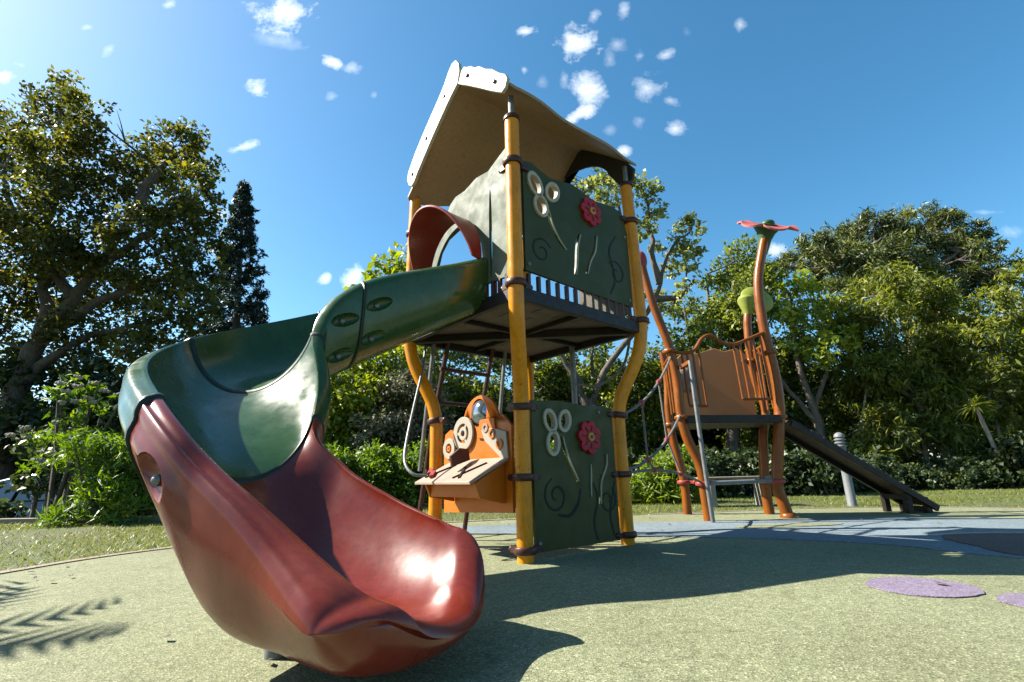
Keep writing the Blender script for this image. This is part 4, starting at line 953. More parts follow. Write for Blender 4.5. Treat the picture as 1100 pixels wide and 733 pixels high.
for s_ in (-1, 1):
    w = lambda z: CY + s_ * (car_w(z) + .006)
    for q in ([(-1.0, .95), (-.50, 1.28), (-.05, 1.36), (-.05, .95)], [(.03, .95), (.03, 1.37), (.72, 1.37), (1.25, 1.30), (1.55, .97)]):
        k = len(q)
        v = [(CX + x, w(z), CZ + z) for x, z in q] + [(CX + x, w(z) - s_ * .03, CZ + z) for x, z in q]
        MB().add(v, [tuple(range(k)), tuple(range(2 * k - 1, k - 1, -1))] + [(i, (i + 1) % k, (i + 1) % k + k, i + k) for i in range(k)]).build('window', M['carglass'], car)
v = [(CX - 1.13, CY - .74, CZ + .985), (CX - .60, CY - .64, CZ + 1.31), (CX - .60, CY + .64, CZ + 1.31), (CX - 1.13, CY + .74, CZ + .985)]
v += [(x - .012, y, z + .012) for x, y, z in v]
MB().add(v, [(0, 1, 2, 3), (7, 6, 5, 4), (0, 4, 5, 1), (1, 5, 6, 2), (2, 6, 7, 3), (3, 7, 4, 0)]).build('windscreen', M['carglass'], car)
for sx in (-1.28, 1.28):
    for s_ in (-1, 1):
        wh = MB().lathe((CX + sx, CY + s_ * .70, CZ + .31), [(.2, 0), (.30, .0), (.315, .03), (.315, .15), (.30, .18), (.2, .18)], 24, (0, s_, 0)).build('wheel', M['tyre'], car)
        MB().lathe((CX + sx, CY + s_ * .70, CZ + .31), [(.05, .15), (.19, .185), (.205, .175), (.2, .15)], 20, (0, s_, 0)).build('rim', M['steel'], wh)
for s_ in (-1, 1):
    MB().ball((CX - 2.0, CY + s_ * .62, CZ + .66), .14, 12, 8, (.6, 1.1, .55)).build('headlight', M['headlamp'], car)
    MB().box((CX - .95, CY + s_ * .95, CZ + .98), (.12, .2, .13)).build('mirror', M['carpaint'], car, bevel=.02)
# ------------------------------------------------------------------ ground
def sstep(a, b, x):
    t = max(0, min(1, (x - a) / (b - a))); return t * t * (3 - 2 * t)
def ground_z(x, y):
    z = -.012
    z -= 1.0 * sstep(6.2, 8.8, y + .15 * (x + 5)) * sstep(-2.0, -4.5, x) * (1 - sstep(16, 26, y))
    return z
gx = sorted(set([-300, -150, -80, -45] + [round(-30 + .75 * i, 3) for i in range(81)] + [45, 80, 150, 300]))
gy = sorted(set([-300, -120, -50, -20] + [round(-10 + .6 * i, 3) for i in range(76)] + [42, 55, 80, 130, 200, 300]))
vs = [(x, y, ground_z(x, y)) for y in gy for x in gx]; W = len(gx)
fs = [(j * W + i, j * W + i + 1, (j + 1) * W + i + 1, (j + 1) * W + i) for j in range(len(gy) - 1) for i in range(W - 1)]
tag(MB().add(vs, fs).build('lawn', M['lawn'], None, smooth=60), kind='structure')

RUB = [(-4.6, -8), (-4.1, -4), (-3.5, -.5), (-3.0, 1.2), (-2.60, 2.35), (-2.46, 3.02), (-2.26, 3.42), (-1.9, 4.0), (-1.2, 4.55), (0, 4.92), (1.3, 5.08), (2.4, 5.28), (3.3, 5.36), (4.1, 5.16), (4.75, 4.85), (6.2, 4.3), (8.5, 3.5), (11, 1), (12, -3), (11, -8)]
RS = catmull(RUB, 6)
def sheet(name, pts, z0, mat, thick=.03):
    n = len(pts)
    vs = [(x, y, z0) for x, y in pts] + [(x, y, z0 - thick) for x, y in pts]
    fs = [tuple(range(n))] + [(i, i + n, (i + 1) % n + n, (i + 1) % n) for i in range(n)]
    return tag(MB().add(vs, fs).build(name, mat, None, smooth=0), kind='structure')
sheet('rubber_surface', RS, 0, M['rubber'], .05)
BL = catmull([(-1.2, 4.15), (-.2, 4.42), (1.1, 4.33), (2.4, 4.30), (3.3, 4.15), (4.1, 3.85), (5.2, 3.3), (6.2, 2.5), (5.2, 2.0), (3.4, 2.05), (2.45, 2.2), (2.2, 2.45), (2.0, 2.85), (1.5, 3.22), (.85, 3.45), (.1, 3.75), (-.7, 3.85)], 6, True)
def ragged(pts, step=.02, amp=.006, seed=1):
    rng = random.Random(seed); out = []
    for i, p in enumerate(pts):
        q = pts[(i + 1) % len(pts)]; k = max(1, int(math.dist(p[:2], q[:2]) / step))
        for j in range(k):
            t = j / k; out.append((p[0] + (q[0] - p[0]) * t + rng.gauss(0, amp), p[1] + (q[1] - p[1]) * t + rng.gauss(0, amp)))
    return out
sheet('blue_rubber_wave', ragged(BL, .03, .007), .004, M['rubber_blue'], .003)
BR = catmull([(2.30, 2.42), (2.36, 2.75), (2.48, 3.10), (2.75, 3.16), (3.1, 3.10), (3.6, 2.9), (3.7, 2.6), (3.2, 2.40), (2.7, 2.35)], 6, True)
sheet('brown_rubber_patch', ragged(BR, .03, .006, 2), .008, M['rubber_brown'], .003)
cl_ = catmull([(2.46, 3.14), (2.75, 3.20), (3.12, 3.14), (3.65, 2.92)], 6); off_ = [(x + .01, y + .035) for x, y in cl_]
sheet('cream_rubber_line', cl_ + off_[::-1], .0085, M['rubber_cream'], .003)
lb = catmull([(.9, 3.62), (1.4, 3.50), (1.9, 3.42), (2.2, 3.52)], 6)
sheet('pale_rubber_patch', [(x, y) for x, y in ell(2.0, 3.85, .42, .10, .1)], .0082, M['rubber'], .003)
for cx, cy, r in ((1.42, 1.905, .155), (1.62, 1.66, .12), (2.6, 1.45, .16)):
    sheet('purple_rubber_spot', ragged(ell(cx, cy, r * 1.1, r, .2, 40), .015, .002, 3), .0045, M['rubber_purple'], .003)
# stone edging along the left and far border
def strip(name, pts, w, z, mat, h):
    L1, L2 = [], []
    for i, p in enumerate(pts):
        q, r = pts[max(i - 1, 0)], pts[min(i + 1, len(pts) - 1)]
        d = Vector((r[0] - q[0], r[1] - q[1])).normalized(); nn = Vector((-d.y, d.x))
        L1.append((p[0] + nn.x * .004, p[1] + nn.y * .004)); L2.append((p[0] + nn.x * w, p[1] + nn.y * w))
    return sheet(name, L1 + L2[::-1], z, mat, h)
strip('edging', RS[:60], .07, .006, M['kerb'], .06)
strip('edging', RS[60:100], .05, .004, M['kerb'], .06)
sheet('road', [(-40, 8.9), (-2.5, 9.6), (-2.0, 13), (-40, 12.6)], -.985, M['asphalt'], .02)
sheet('kerb', [(-14, 7.0), (-3.2, 5.75), (-3.15, 5.87), (-14, 7.13)], .045, M['kerb'], .14)

# ------------------------------------------------------------------ vegetation
def leaf_mesh(name, mat, clumps, lw, density=2.2, seed=1, parent=None, origin=None, sprays=14, squash=.85, up=.5, droop=0., lenvar=.4, spread=.26, needle=False, fold=True):
    rng = np.random.default_rng(seed)
    l, w = lw; Cs, Ts, Ns, Ls, RN = [], [], [], [], []
    for (x, y, z, r) in clumps:
        n = max(12, int(density * math.pi * r * r / (.62 * l * w)))
        k = max(4, int(sprays * (.7 + .6 * rng.random())))
        d = rng.normal(size=(k, 3)); d /= np.linalg.norm(d, axis=1)[:, None]
        sc = d * (r * (.45 + .6 * rng.random((k, 1)) ** .6)); sc[:, 2] *= squash
        tone = rng.normal(0, .16, k)
        which = rng.integers(0, k, n)
        g = rng.normal(size=(n, 3)) * (r * spread)
        p = sc[which] + g * np.array([1, 1, .75])
        nr = np.linalg.norm(p, axis=1)
        far = nr > r * 1.35
        p[far] *= (r * 1.35 / nr[far])[:, None] * rng.random((far.sum(), 1)) ** .3
        outward = p / (np.linalg.norm(p, axis=1)[:, None] + 1e-6)
        t = rng.normal(size=(n, 3)) + outward * .9 + np.array([0, 0, -droop]); t /= np.linalg.norm(t, axis=1)[:, None]
        nn = rng.normal(size=(n, 3)) + np.array([0, 0, up * 2]) + outward * .5
        nn -= t * (nn * t).sum(1)[:, None]; nn /= np.linalg.norm(nn, axis=1)[:, None]
        Cs.append(p + np.array([x, y, z])); Ts.append(t); Ns.append(nn)
        Ls.append(1 + lenvar * (rng.random(n) * 2 - 1))
        RN.append(np.clip(.42 + tone[which] + rng.normal(0, .17, n), 0, 1))
    C_ = np.concatenate(Cs); T_ = np.concatenate(Ts); N_ = np.concatenate(Ns); L_ = np.concatenate(Ls)[:, None]; RN = np.concatenate(RN)
    B_ = np.cross(N_, T_)
    a = C_ - T_ * (l * .5) * L_; e = C_ + T_ * (l * .5) * L_ - N_ * l * .10 * L_
    m1 = C_ + B_ * (w * .5) * L_ + N_ * w * .18; m2 = C_ - B_ * (w * .5) * L_ + N_ * w * .18
    n = len(C_)
    V = np.stack([a, m1, e, m2], 1).reshape(-1, 3)
    o = np.array(ORIGIN[parent] if parent is not None else (origin or (0, 0, 0)))
    V = (V - o).astype(np.float32)
    me = bpy.data.meshes.new(name)
    me.vertices.add(n * 4); me.vertices.foreach_set('co', V.ravel())
    me.loops.add(n * 4); me.loops.foreach_set('vertex_index', np.arange(n * 4, dtype=np.int32))
    me.polygons.add(n); me.polygons.foreach_set('loop_start', np.arange(0, n * 4, 4, dtype=np.int32))
    me.update(calc_edges=True)
    at = me.attributes.new('rnd', 'FLOAT', 'FACE'); at.data.foreach_set('value', RN.astype(np.float32))
    return link_mesh(name, me, mat, parent, origin)

def limb_path(P, j=.06, seed=0):
    rng = random.Random(seed); Q = catmull(P, 4)
    return [(x + rng.uniform(-j, j), y + rng.uniform(-j, j), z) if 0 < i < len(Q) - 1 else (x, y, z) for i, (x, y, z) in enumerate(Q)]
def trunk_mesh(parent, mat, limbs, r0, twigs=None, seed=0, name='trunk'):
    """main stem first, the limbs after it; twigs run from the limbs to the given clump centres"""
    mb = MB(); rng = random.Random(seed); nodes = []
    for i, P in enumerate(limbs):
        Q = limb_path(P, r0 * .25, seed + i); k = len(Q)
        ra = r0 if i == 0 else r0 * .52
        mb.tube(Q, [ra * (1.15 - 1.10 * q / k) if i == 0 else ra * (1 - .78 * q / k) for q in range(k)], 10)
        nodes += Q[k // 3:]
    for c in (twigs or []):
        q = min(nodes, key=lambda p: (p[0] - c[0]) ** 2 + (p[1] - c[1]) ** 2 + (p[2] - c[2]) ** 2 + (2 if p[2] > c[2] + .3 else 0))
        mid = tuple((q[i] + c[i]) / 2 + rng.uniform(-.12, .12) for i in range(3))
        mb.tube([q, mid, c[:3]], [r0 * .15, r0 * .10, r0 * .04], 6)
        for _ in range(3):
            e = tuple(c[i] + rng.uniform(-.8, .8) * c[3] for i in range(3))
            mb.tube([mid, tuple((mid[i] + e[i]) / 2 + rng.uniform(-.05, .05) for i in range(3)), e], [r0 * .07, r0 * .05, r0 * .015], 5)
    return mb.build(name, mat, parent, smooth=60)
def tree(name, label, clumps, limbs, lmat, bark, lw, r0, group=None, cat='tree', seed=1, twigs=True, **kw):
    b = limbs[0][0]
    t = thing(name, (b[0], b[1], ground_z(b[0], b[1])), label, cat, group)
    trunk_mesh(t, M[bark], limbs, r0, clumps if twigs else None, seed)
    leaf_mesh('crown', LM[lmat], clumps, lw, parent=t, seed=seed, **kw)
    return t
def fix_base(limbs):
    x, y, z = limbs[0][0]; limbs[0][0] = (x, y, ground_z(x, y) - .1); return limbs

OAKL = fix_base(OAKL)
tree('spreading_tree', 'large dark broadleaf tree with forked leaning trunk, far left', OAK, OAKL, 'oak', 'bark', (.135, .09), .30, seed=3, density=3.6, sprays=26, spread=.2)
# dark conifer
cb = (-11.0, 20.0)
t = thing('conifer', (cb[0], cb[1], ground_z(*cb)), 'tall narrow dark conifer pointing up beside the spreading tree', 'tree')
ax0, ax1 = Vector((-11.2, 20, ground_z(*cb) - .1)), Vector((-12.22, 20, 13.9))
MB().tube([ax0, ax0.lerp(ax1, .5), ax1], [.28, .16, .02], 10).build('trunk', M['bark'], t, smooth=60)
rng = random.Random(11); cc = []
for i in range(120):
    f = (i / 120) ** .9; c = ax0.lerp(ax1, .10 + .89 * f); rad = 2.5 * (1 - f) ** .85 * (.82 + .3 * ((i * 7) % 5) / 4) + .06
    for q in range(4):
        a = rng.uniform(0, 6.283); rr = rad * rng.uniform(.45, 1.02)
        cc.append((c.x + rr * math.cos(a), c.y + rr * math.sin(a), c.z - rr * .22, .16 + .30 * (1 - f) * rng.uniform(.6, 1.1)))
leaf_mesh('crown', LM['conifer'], cc, (.24, .06), 2.6, 5, t, sprays=5, droop=.5, squash=.5)

for nm, lab, cl_, lm, lw, seed in (
    ('bright_tree', 'small yellow green tree showing above the slide beside the left yellow post', BRT, 'bright', (.16, .10), 21),):
    c = cl_[0]
    tree(nm, lab, cl_, [[(c[0] - .2, c[1], -.1), (c[0] - .3, c[1], 1.5), (c[0] - .2, c[1], 3.0), (c[0], c[1], c[2])], [(c[0] - .3, c[1], 1.5), (c[0] - .8, c[1], 2.8), (cl_[2][0], cl_[2][1], cl_[2][2])]], lm, 'bark', lw, .07, seed=seed, density=2.6, sprays=9)
def bush(name, label, clumps, lm, lw, seed, cat='shrub', group=None, stems=5, density=3.6, **kw):
    xs = [c[0] for c in clumps]; ys = [c[1] for c in clumps]; bx, by = sum(xs) / len(xs), sum(ys) / len(ys); gz = ground_z(bx, by)
    t = thing(name, (bx, by, gz), label, cat, group); rng = random.Random(seed)
    mb = MB()
    for i in range(stems):
        c = clumps[rng.randrange(len(clumps))]
        a = (bx + rng.uniform(-.12, .12), by + rng.uniform(-.12, .12), gz - .05)
        mb.tube([a, ((a[0] + c[0]) / 2 + rng.uniform(-.08, .08), (a[1] + c[1]) / 2, (gz + c[2]) / 2), c[:3]], [.03, .022, .008], 6)
    mb.build('stem', M['bark'], t, smooth=60)
    leaf_mesh('foliage', LM[lm], clumps, lw, density, seed, t, **kw)
    return t
def to_ground(cl_, n=1, seed=0):
    """fill a bush down to the ground under its clumps"""
    rng = random.Random(seed); out = list(cl_)
    for c in cl_:
        g = ground_z(c[0], c[1]); z = c[2] - c[3]
        while z > g + .1:
            out.append((c[0] + rng.uniform(-.2, .2), c[1] + rng.uniform(0, .3), z, c[3])); z -= c[3] * 1.2
    return out
bush('yellow_green_bush', 'rounded yellow green bush showing beneath the slide curve', to_ground(BRT2, seed=1), 'bright', (.085, .05), 22)
bush('twiggy_bush', 'greyish twiggy bush between the yellow green bush and the tower', to_ground(GRY, seed=2), 'grey', (.07, .035), 23)
# clipped hedge
hx = (-2.2, .55)
hcl = []
rng = random.Random(31)
for i in range(26):
    x = -3.1 + i * .165
    for z in (.15, .42, .62): hcl.append((x + rng.uniform(-.06, .06), 7.2 + rng.uniform(-.12, .12), z + rng.uniform(-.05, .05), .24))
bush('hedge', 'bright green clipped hedge behind the slide and tower legs', hcl, 'hedge', (.07, .028), 24, cat='hedge', stems=12, up=.8)

CENL = fix_base(CENL)
tree('open_crowned_tree', 'pale leaved tree with bare crooked limbs behind the tower roof and right post', CEN, CENL, 'open', 'bark', (.12, .07), .15, seed=6, density=3.2, sprays=14)
def simple_tree(name, label, cl_, lm, bark, lw, r0, bx, seed, group=None, **kw):
    by = sum(c[1] for c in cl_) / len(cl_); top = max(c[2] for c in cl_)
    lim = [[(bx, by, ground_z(bx, by) - .1), (bx + .1, by, top * .3), (bx - .1, by, top * .6), (bx, by, top * .92)], [(bx + .05, by, top * .3), (bx - .5, by, top * .5), (bx - .7, by - .2, top * .72)], [(bx + .05, by, top * .35), (bx + .5, by, top * .55), (bx + .7, by, top * .75)]]
    return tree(name, label, cl_, lim, lm, bark, lw, r0, group=group, seed=seed, **kw)
def split(cl_, lo, hi): return [c for c in cl_ if lo <= c[0] < hi]
mid_a = [c for c in MID if c[0] < 3.0]; mid_b = [c for c in MID if c[0] >= 3.0]
simple_tree('dense_tree', 'dense mid green tree behind the rope net and tower legs', to_ground(mid_a[:], seed=5)[:len(mid_a) + 18], 'mid', 'bark', (.10, .055), .14, 1.9, 41, density=3.6)
simple_tree('dense_tree', 'dense mid green tree rising behind the orange tower panel', to_ground(mid_b[:], seed=6)[:len(mid_b) + 18], 'mid', 'bark', (.10, .055), .14, 4.8, 42, density=3.8)
simple_tree('sunlit_tree', 'light yellow green treetop just right of the pink flower pole', MIDB, 'bright', 'bark', (.11, .06), .10, 6.0, 43, density=3.6)
PINEL = fix_base(PINEL)
tree('umbrella_pine', 'broad dark umbrella pine with flat crown in the right distance', PINE, PINEL, 'pine', 'bark', (.30, .06), .32, seed=8, density=4.5, sprays=18, up=.1, spread=.2, squash=.7)
EUCL = fix_base(EUCL)
tree('olive_leaved_tree', 'airy olive green tree with drooping narrow leaves above the ramp', EUC, EUCL, 'euc', 'bark_pale', (.15, .032), .085, seed=9, density=4.6, droop=.8, sprays=20)
RGTL = fix_base(RGTL)
tree('slender_tree', 'leafy tree with several slim pale leaning stems, far right', RGT, RGTL, 'euc', 'bark_pale', (.12, .04), .075, seed=10, density=4.0, droop=.4)

# shrubs
names = ['low dark shrub behind the bottom of the rope net', 'dark shrub between rope net and orange tower', 'dark shrub right behind the leftmost orange pole', 'dark shrub behind the orange tower rung', 'dark shrub right of the tall flower pole', 'dark shrub beside the bollard lamp', 'dark shrub behind the middle of the ramp', 'small dark shrub behind the foot of the ramp', 'wide dark shrub right of the ramp foot', 'dark shrub beneath the slim pale stems', 'dark shrub at the right end of the lawn', 'dark shrub past the frame on the right', 'dark shrub behind the right yellow post', 'dark shrub behind the lower flower panel', 'dark shrub behind the front yellow post', 'dark shrub behind the orange toy panel']
rng = random.Random(77)
for i, (x, y, z, r) in enumerate(SHR):
    cl_ = []
    r = r * 1.15
    for q in range(11):
        a = rng.uniform(0, 6.28); k = rng.uniform(.1, .75)
        cl_.append((x + r * k * math.cos(a), y + r * k * .7 * math.sin(a), max(.12, z - .1 + r * rng.uniform(-.8, .62)), r * rng.uniform(.32, .5)))
    bush('shrub', names[i], cl_, 'lance' if i == 0 else 'dark', (.12, .02) if i == 0 else (.085, .045), 100 + i, group='dark shrubs along the far lawn edge' if i else None, droop=.2)
bpy.data.objects['shrub']['label'] = 'bright green narrow leaved shrub behind the bottom of the rope net'
namesL = ['bright narrow leaved shrub on the left lawn edge close to the slide', 'dark shrub between narrow leaved shrub and slide', 'dark shrub behind the white flowering bush', 'dark shrub in front of the parked car', 'dark shrub behind the red slide hump', 'dark shrub behind the slide curve, left half', 'dark shrub behind the slide curve, right half', 'dark shrub beyond the left frame edge', 'dark shrub beneath the yellow green bush']
for i, (x, y, z, r) in enumerate(SHL):
    cl_ = []; r = r * (1.02 if i == 0 else 1.1)
    if i == 7: continue
    if i == 3: z -= .75; r *= .6
    if i == 0: x, y, z = -4.62, 5.8, .50
    for q in range(22 if i == 0 else 12):
        a = rng.uniform(0, 6.28); k = rng.uniform(.1, .8)
        cl_.append((x + r * k * math.cos(a), y + r * k * .7 * math.sin(a), z + r * rng.uniform(-.9, .7) if i not in (4, 5, 6) else z + r * rng.uniform(-.7, 1.5), r * rng.uniform(.30, .46)))
    bush('shrub', namesL[i], cl_, 'hedge' if i == 0 else 'dark', (.15, .018) if i == 0 else (.085, .045), 200 + i, group='shrubs along the left lawn edge' if i else None, droop=.2 if i else -.2)
ol = bush('flowering_bush', 'loose bush with small white flower heads, left, in front of the trunk', OLE, 'hedge', (.11, .035), 51, density=1.9, stems=10, sprays=7)
for (x, y, z) in OLEF:
    mb = MB()
    for q in range(22):
        a = random.uniform(0, 6.28); k = random.uniform(0, .05)
        mb.ball((x + k * math.cos(a), y + k * math.sin(a), z + random.uniform(-.012, .018)), .017, 6, 4)
    mb.build('flower_head', M['white_hpl'], ol)
# spiky cordyline
co = thing('cordyline', (8.35, 8.6, 0), 'spiky cordyline with slim bare stems in front of the right hand trees', 'plant')
mb = MB(); heads = [(8.02, 8.6, 1.36), (8.5, 8.6, .85)]
for h in heads: mb.tube([(8.35 + (h[0] - 8.35) * .2, 8.6, -.05), (8.35 + (h[0] - 8.35) * .6, 8.6, h[2] * .5), h], [.04, .034, .028], 8)
mb.build('stem', M['bark_pale'], co, smooth=60)
def blades(heads, n, L, w, seed, droop=.5):
    rng = random.Random(seed); mb = MB()
    for h in heads:
        for _ in range(n):
            a = rng.uniform(0, 6.283); el = rng.uniform(-.3, 1.4); l = L * rng.uniform(.7, 1.1)
            d = Vector((math.cos(a) * math.cos(el), math.sin(a) * math.cos(el), math.sin(el))); s_ = d.cross(Vector((0, 0, 1))).normalized()
            P = [Vector(h) + d * l * t - Vector((0, 0, droop * l * t * t)) for t in (0, .35, .7, 1)]
            vv = []
            for p, k in zip(P, (.7, 1, .8, .08)): vv += [p - s_ * w * k * .5, p + s_ * w * k * .5 + Vector((0, 0, .002))]
            mb.add(vv, [(0, 1, 3, 2), (2, 3, 5, 4), (4, 5, 7, 6)])
    return mb
def with_rnd(o, seed=1):
    n = len(o.data.polygons); at = o.data.attributes.new('rnd', 'FLOAT', 'FACE'); at.data.foreach_set('value', np.random.default_rng(seed).random(n).astype(np.float32) * .8)
with_rnd(blades(heads, 60, .38, .03, 4).build('foliage', LM['euc'], co, smooth=0))
# palm just outside the left edge: its frond shadow falls on the rubber
pm = thing('palm', (-4.35, 1.75, ground_z(-4.35, 1.75)), 'small fan of palm fronds on a short trunk left of the play surface', 'palm tree')
MB().tube([(-4.35, 1.75, -.1), (-4.33, 1.75, .9), (-4.3, 1.75, 2.0)], [.13, .11, .10], 12).build('trunk', M['bark'], pm, smooth=60)
pb = MB(); rng = random.Random(9)
for i in range(16):
    a = 2 * math.pi * i / 16 + rng.uniform(-.1, .1); el = rng.uniform(.0, .8)
    P = [Vector((-4.3, 1.75, 2.0)) + Vector((math.cos(a) * math.cos(el), math.sin(a) * math.cos(el), math.sin(el))) * .95 * t - Vector((0, 0, .45 * t * t)) for t in [k / 10 for k in range(11)]]
    for k in range(2, 11):
        d = (P[k] - P[k - 1]).normalized(); s_ = d.cross(Vector((0, 0, 1))).normalized()
        for sg in (-1, 1):
            e = P[k] + (s_ * sg * .8 + d * .6).normalized() * .24 * math.sin(.4 + 2.4 * k / 11) - Vector((0, 0, .05))
            q = d * .03
            pb.add([P[k] - q, P[k] + q, e], [(0, 1, 2)])
with_rnd(pb.build('frond', LM['hedge'], pm, smooth=0))

# far-off wood closing the background
rng = random.Random(5); wcl = []
for i in range(150):
    x = -30 + 62 * rng.random(); y = 27 + rng.uniform(-1.5, 3)
    hmax = 4.6 if x > -6 else 3.4
    wcl.append((x, y, rng.uniform(-.5, hmax), rng.uniform(1.0, 1.7)))
tag(leaf_mesh('distant_wood', LM['dark'], wcl, (.34, .2), 3.0, 61), 'dark distant wood closing the view behind the trees', 'woodland', kind='stuff')
rng = random.Random(6); wcl = []
for i in range(300):
    x = -15 + 33 * rng.random(); y = 13.2 + rng.uniform(-.8, 1.8)
    wcl.append((x, y, ground_z(x, y) + (rng.uniform(.1, 4.2) if x < -2.5 else rng.uniform(.1, 3.3)), rng.uniform(.6, .95)))
tag(leaf_mesh('undergrowth', LM['dark'], wcl, (.17, .10), 2.6, 62), 'dark undergrowth filling the gaps between the trees', 'undergrowth', kind='stuff')

# grass blades on the lawn near the play surface
rs = np.random.default_rng(8); NB = 160000
px_, py_ = rs.uniform(-9, 11, NB * 3), rs.uniform(1.5, 9.5, NB * 3)
poly = np.array(RS)
def inside(x, y):
    c = np.zeros(len(x), bool); n = len(poly); j = n - 1
    for i in range(n):
        xi, yi = poly[i]; xj, yj = poly[j]
        c ^= ((yi > y) != (yj > y)) & (x < (xj - xi) * (y - yi) / (yj - yi + 1e-12) + xi); j = i
    return c
keep = ~inside(px_, py_) & ((rs.random(NB * 3) < .75 * np.clip(.55 + .5 * np.sin(px_ * 2.1 + np.sin(py_ * 1.7) * 2) + .3 * np.sin(py_ * 3.3 + px_), .12, 1)))
px_, py_ = px_[keep][:NB], py_[keep][:NB]
gz_ = np.array([ground_z(a, b) for a, b in zip(px_, py_)])
n = len(px_); ang = rs.uniform(0, 6.283, n); h = rs.uniform(.012, .034, n); wd = rs.uniform(.002, .0042, n)
base = np.stack([px_, py_, gz_], 1); sv = np.stack([np.cos(ang), np.sin(ang), 0 * ang], 1)
V = np.stack([base - sv * wd[:, None], base + sv * wd[:, None], base + np.stack([rs.normal(0, .02, n), rs.normal(0, .02, n), h], 1)], 1).reshape(-1, 3).astype(np.float32)
me = bpy.data.meshes.new('grass'); me.vertices.add(n * 3); me.vertices.foreach_set('co', V.ravel())
me.loops.add(n * 3); me.loops.foreach_set('vertex_index', np.arange(n * 3, dtype=np.int32))
me.polygons.add(n); me.polygons.foreach_set('loop_start', np.arange(0, n * 3, 3, dtype=np.int32)); me.update(calc_edges=True)
at = me.attributes.new('rnd', 'FLOAT', 'FACE'); at.data.foreach_set('value', rs.random(n).astype(np.float32))
tag(link_mesh('grass', me, LM['grass']), 'short patchy grass growing on the lawn strip', 'grass', kind='stuff')

# a few dry leaves and bits of bark blown onto the rubber
rng = random.Random(14); lv = []; lf = []
for i in range(230):
    x, y = rng.uniform(-3.2, 5.5), rng.uniform(.8, 5.0)
    if rng.random() > .25 + .5 * (abs(y - 4.3) < .7) + .5 * (x < -1.6): continue
    if not inside(np.array([x]), np.array([y]))[0]: continue
    a = rng.uniform(0, 6.28); l = rng.uniform(.012, .03); w = l * rng.uniform(.3, .6); k = len(lv); z = .010
    d = Vector((math.cos(a), math.sin(a), 0)); s_ = Vector((-d.y, d.x, 0)); c = Vector((x, y, z))
    lv += [c - d * l, c + s_ * w + Vector((0, 0, rng.uniform(.002, .008))), c + d * l + Vector((0, 0, rng.uniform(0, .01))), c - s_ * w + Vector((0, 0, rng.uniform(0, .006)))]
    lf.append((k, k + 1, k + 2, k + 3))
tag(MB().add(lv, lf).build('leaf_litter', M['bark'], None, smooth=0), 'dry leaf litter scattered thinly over the rubber surface', 'leaf litter', kind='stuff')

# ------------------------------------------------------------------ light, sky, camera
EL = R_(41.5)
SUNDIR = Vector((-math.cos(EL), .12, math.sin(EL))).normalized()      # towards the sun
sl = bpy.data.lights.new('sun', 'SUN'); sl.energy = 5.0; sl.angle = R_(.5); sl.color = (1, .94, .83)
so = bpy.data.objects.new('sun', sl); COL.objects.link(so); so.rotation_euler = (-SUNDIR).to_track_quat('-Z', 'Y').to_euler(); so.location = (-8, 0, 12)
wd_ = bpy.data.worlds.new('World'); scene.world = wd_; wd_.use_nodes = True
nt = wd_.node_tree; nt.nodes.clear(); L = nt.links
out = N(nt, 'ShaderNodeOutputWorld'); bg = N(nt, 'ShaderNodeBackground', Strength=.066); L.new(bg.outputs[0], out.inputs[0])
sky = N(nt, 'ShaderNodeTexSky', sky_type='NISHITA', sun_disc=False, sun_elevation=EL, sun_rotation=math.atan2(SUNDIR.x, SUNDIR.y), altitude=0, air_density=.95, dust_density=.8, ozone_density=2.5)
tc = N(nt, 'ShaderNodeTexCoord'); sp = N(nt, 'ShaderNodeSeparateXYZ'); L.new(tc.outputs['Generated'], sp.inputs[0])
def mth(op, a, b=None, c=None, clamp=False):
    m = nt.nodes.new('ShaderNodeMath'); m.operation = op; m.use_clamp = clamp
    for i, x in enumerate((a, b, c)):
        if x is None: continue
        if isinstance(x, (int, float)): m.inputs[i].default_value = x
        else: L.new(x, m.inputs[i])
    return m.outputs[0]
ysafe = mth('MAXIMUM', sp.outputs['Y'], .05)
U = mth('DIVIDE', sp.outputs['X'], ysafe); V_ = mth('DIVIDE', sp.outputs['Z'], ysafe)
cv = N(nt, 'ShaderNodeCombineXYZ'); L.new(U, cv.inputs[0]); L.new(V_, cv.inputs[1])
nz = N(nt, 'ShaderNodeTexNoise', Scale=17, Detail=12, Roughness=.66, Distortion=.25); L.new(cv.outputs[0], nz.inputs['Vector'])
nz2 = N(nt, 'ShaderNodeTexNoise', Scale=7, Detail=3, Roughness=.5); L.new(cv.outputs[0], nz2.inputs['Vector'])
nn_ = mth('ADD', mth('MULTIPLY', mth('SUBTRACT', nz.outputs[0], .5), 3.0), mth('MULTIPLY', mth('SUBTRACT', nz2.outputs[0], .5), .9))
dens = None
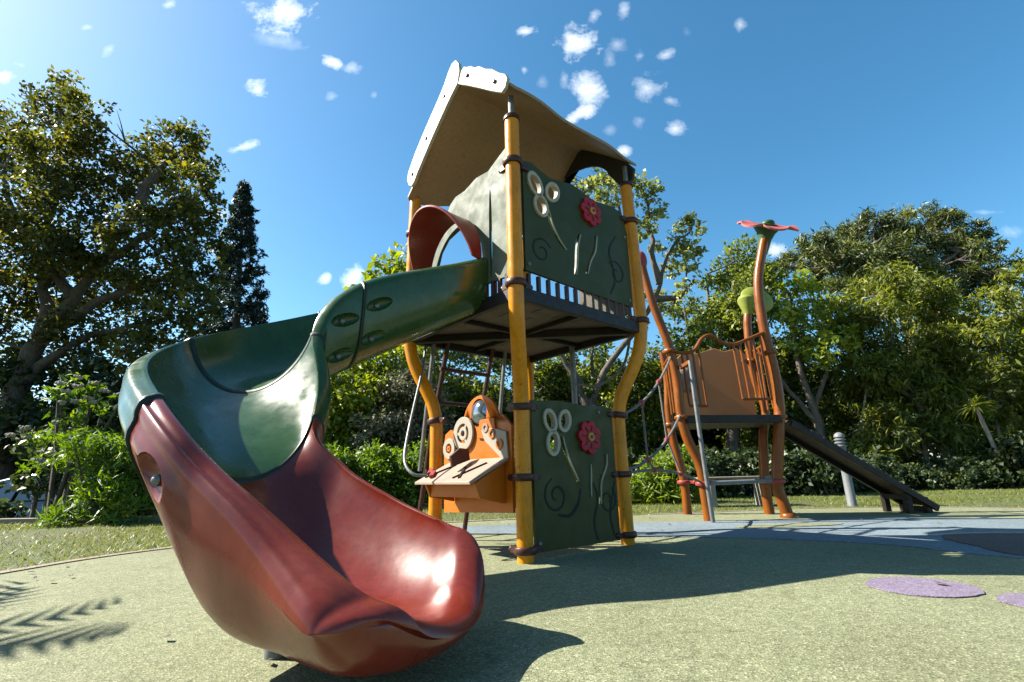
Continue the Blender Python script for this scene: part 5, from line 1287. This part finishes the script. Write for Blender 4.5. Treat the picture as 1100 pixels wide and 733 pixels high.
for (cu, cvv, ra_, rb_, an, st_) in CLOUD:
    du = mth('SUBTRACT', U, cu); dv = mth('SUBTRACT', V_, cvv)
    ca, sa = math.cos(-an), math.sin(-an)
    x = mth('ADD', mth('MULTIPLY', du, ca / ra_), mth('MULTIPLY', dv, sa / ra_))
    y = mth('ADD', mth('MULTIPLY', du, -sa / rb_), mth('MULTIPLY', dv, ca / rb_))
    d2 = mth('SQRT', mth('ADD', mth('MULTIPLY', x, x), mth('MULTIPLY', y, y)))
    k = mth('MULTIPLY', mth('SUBTRACT', 1.0, mth('ADD', d2, nn_)), .62 * (.5 + .5 * st_), clamp=True)
    k = mth('MULTIPLY', k, st_)
    dens = k if dens is None else mth('MAXIMUM', dens, k)
dens = mth('MULTIPLY', dens, mth('GREATER_THAN', sp.outputs['Y'], .06))
mx = N(nt, 'ShaderNodeMix', data_type='RGBA'); L.new(dens, mx.inputs[0])
hs = N(nt, 'ShaderNodeHueSaturation', Saturation=1.26, Hue=.485, Value=1.0); L.new(sky.outputs[0], hs.inputs['Color'])
L.new(hs.outputs[0], mx.inputs[6]); mx.inputs[7].default_value = (10.5, 10.4, 10.2, 1); L.new(mx.outputs[2], bg.inputs['Color'])

cam = bpy.data.cameras.new('camera'); co_ = bpy.data.objects.new('camera', cam); COL.objects.link(co_)
cam.sensor_width = 36; cam.lens = 36 * 528.668 / 1100; cam.clip_end = 1000; cam.clip_start = .02
pi_, ro_ = .26348, -.0241534
F_ = Vector((0, math.cos(pi_), math.sin(pi_))); U0 = Vector((0, -math.sin(pi_), math.cos(pi_))); R0 = Vector((1, 0, 0))
Rr = R0 * math.cos(ro_) + U0 * math.sin(ro_); Uu = -R0 * math.sin(ro_) + U0 * math.cos(ro_)
mat = Matrix((Rr, Uu, -F_)).transposed().to_4x4(); mat.translation = (0, 0, .4186)
co_.matrix_world = mat
scene.camera = co_
vs_ = scene.view_settings; vs_.view_transform = 'Standard'; vs_.look = 'None'; vs_.exposure = 1.8; vs_.gamma = 1; vs_.use_curve_mapping = False
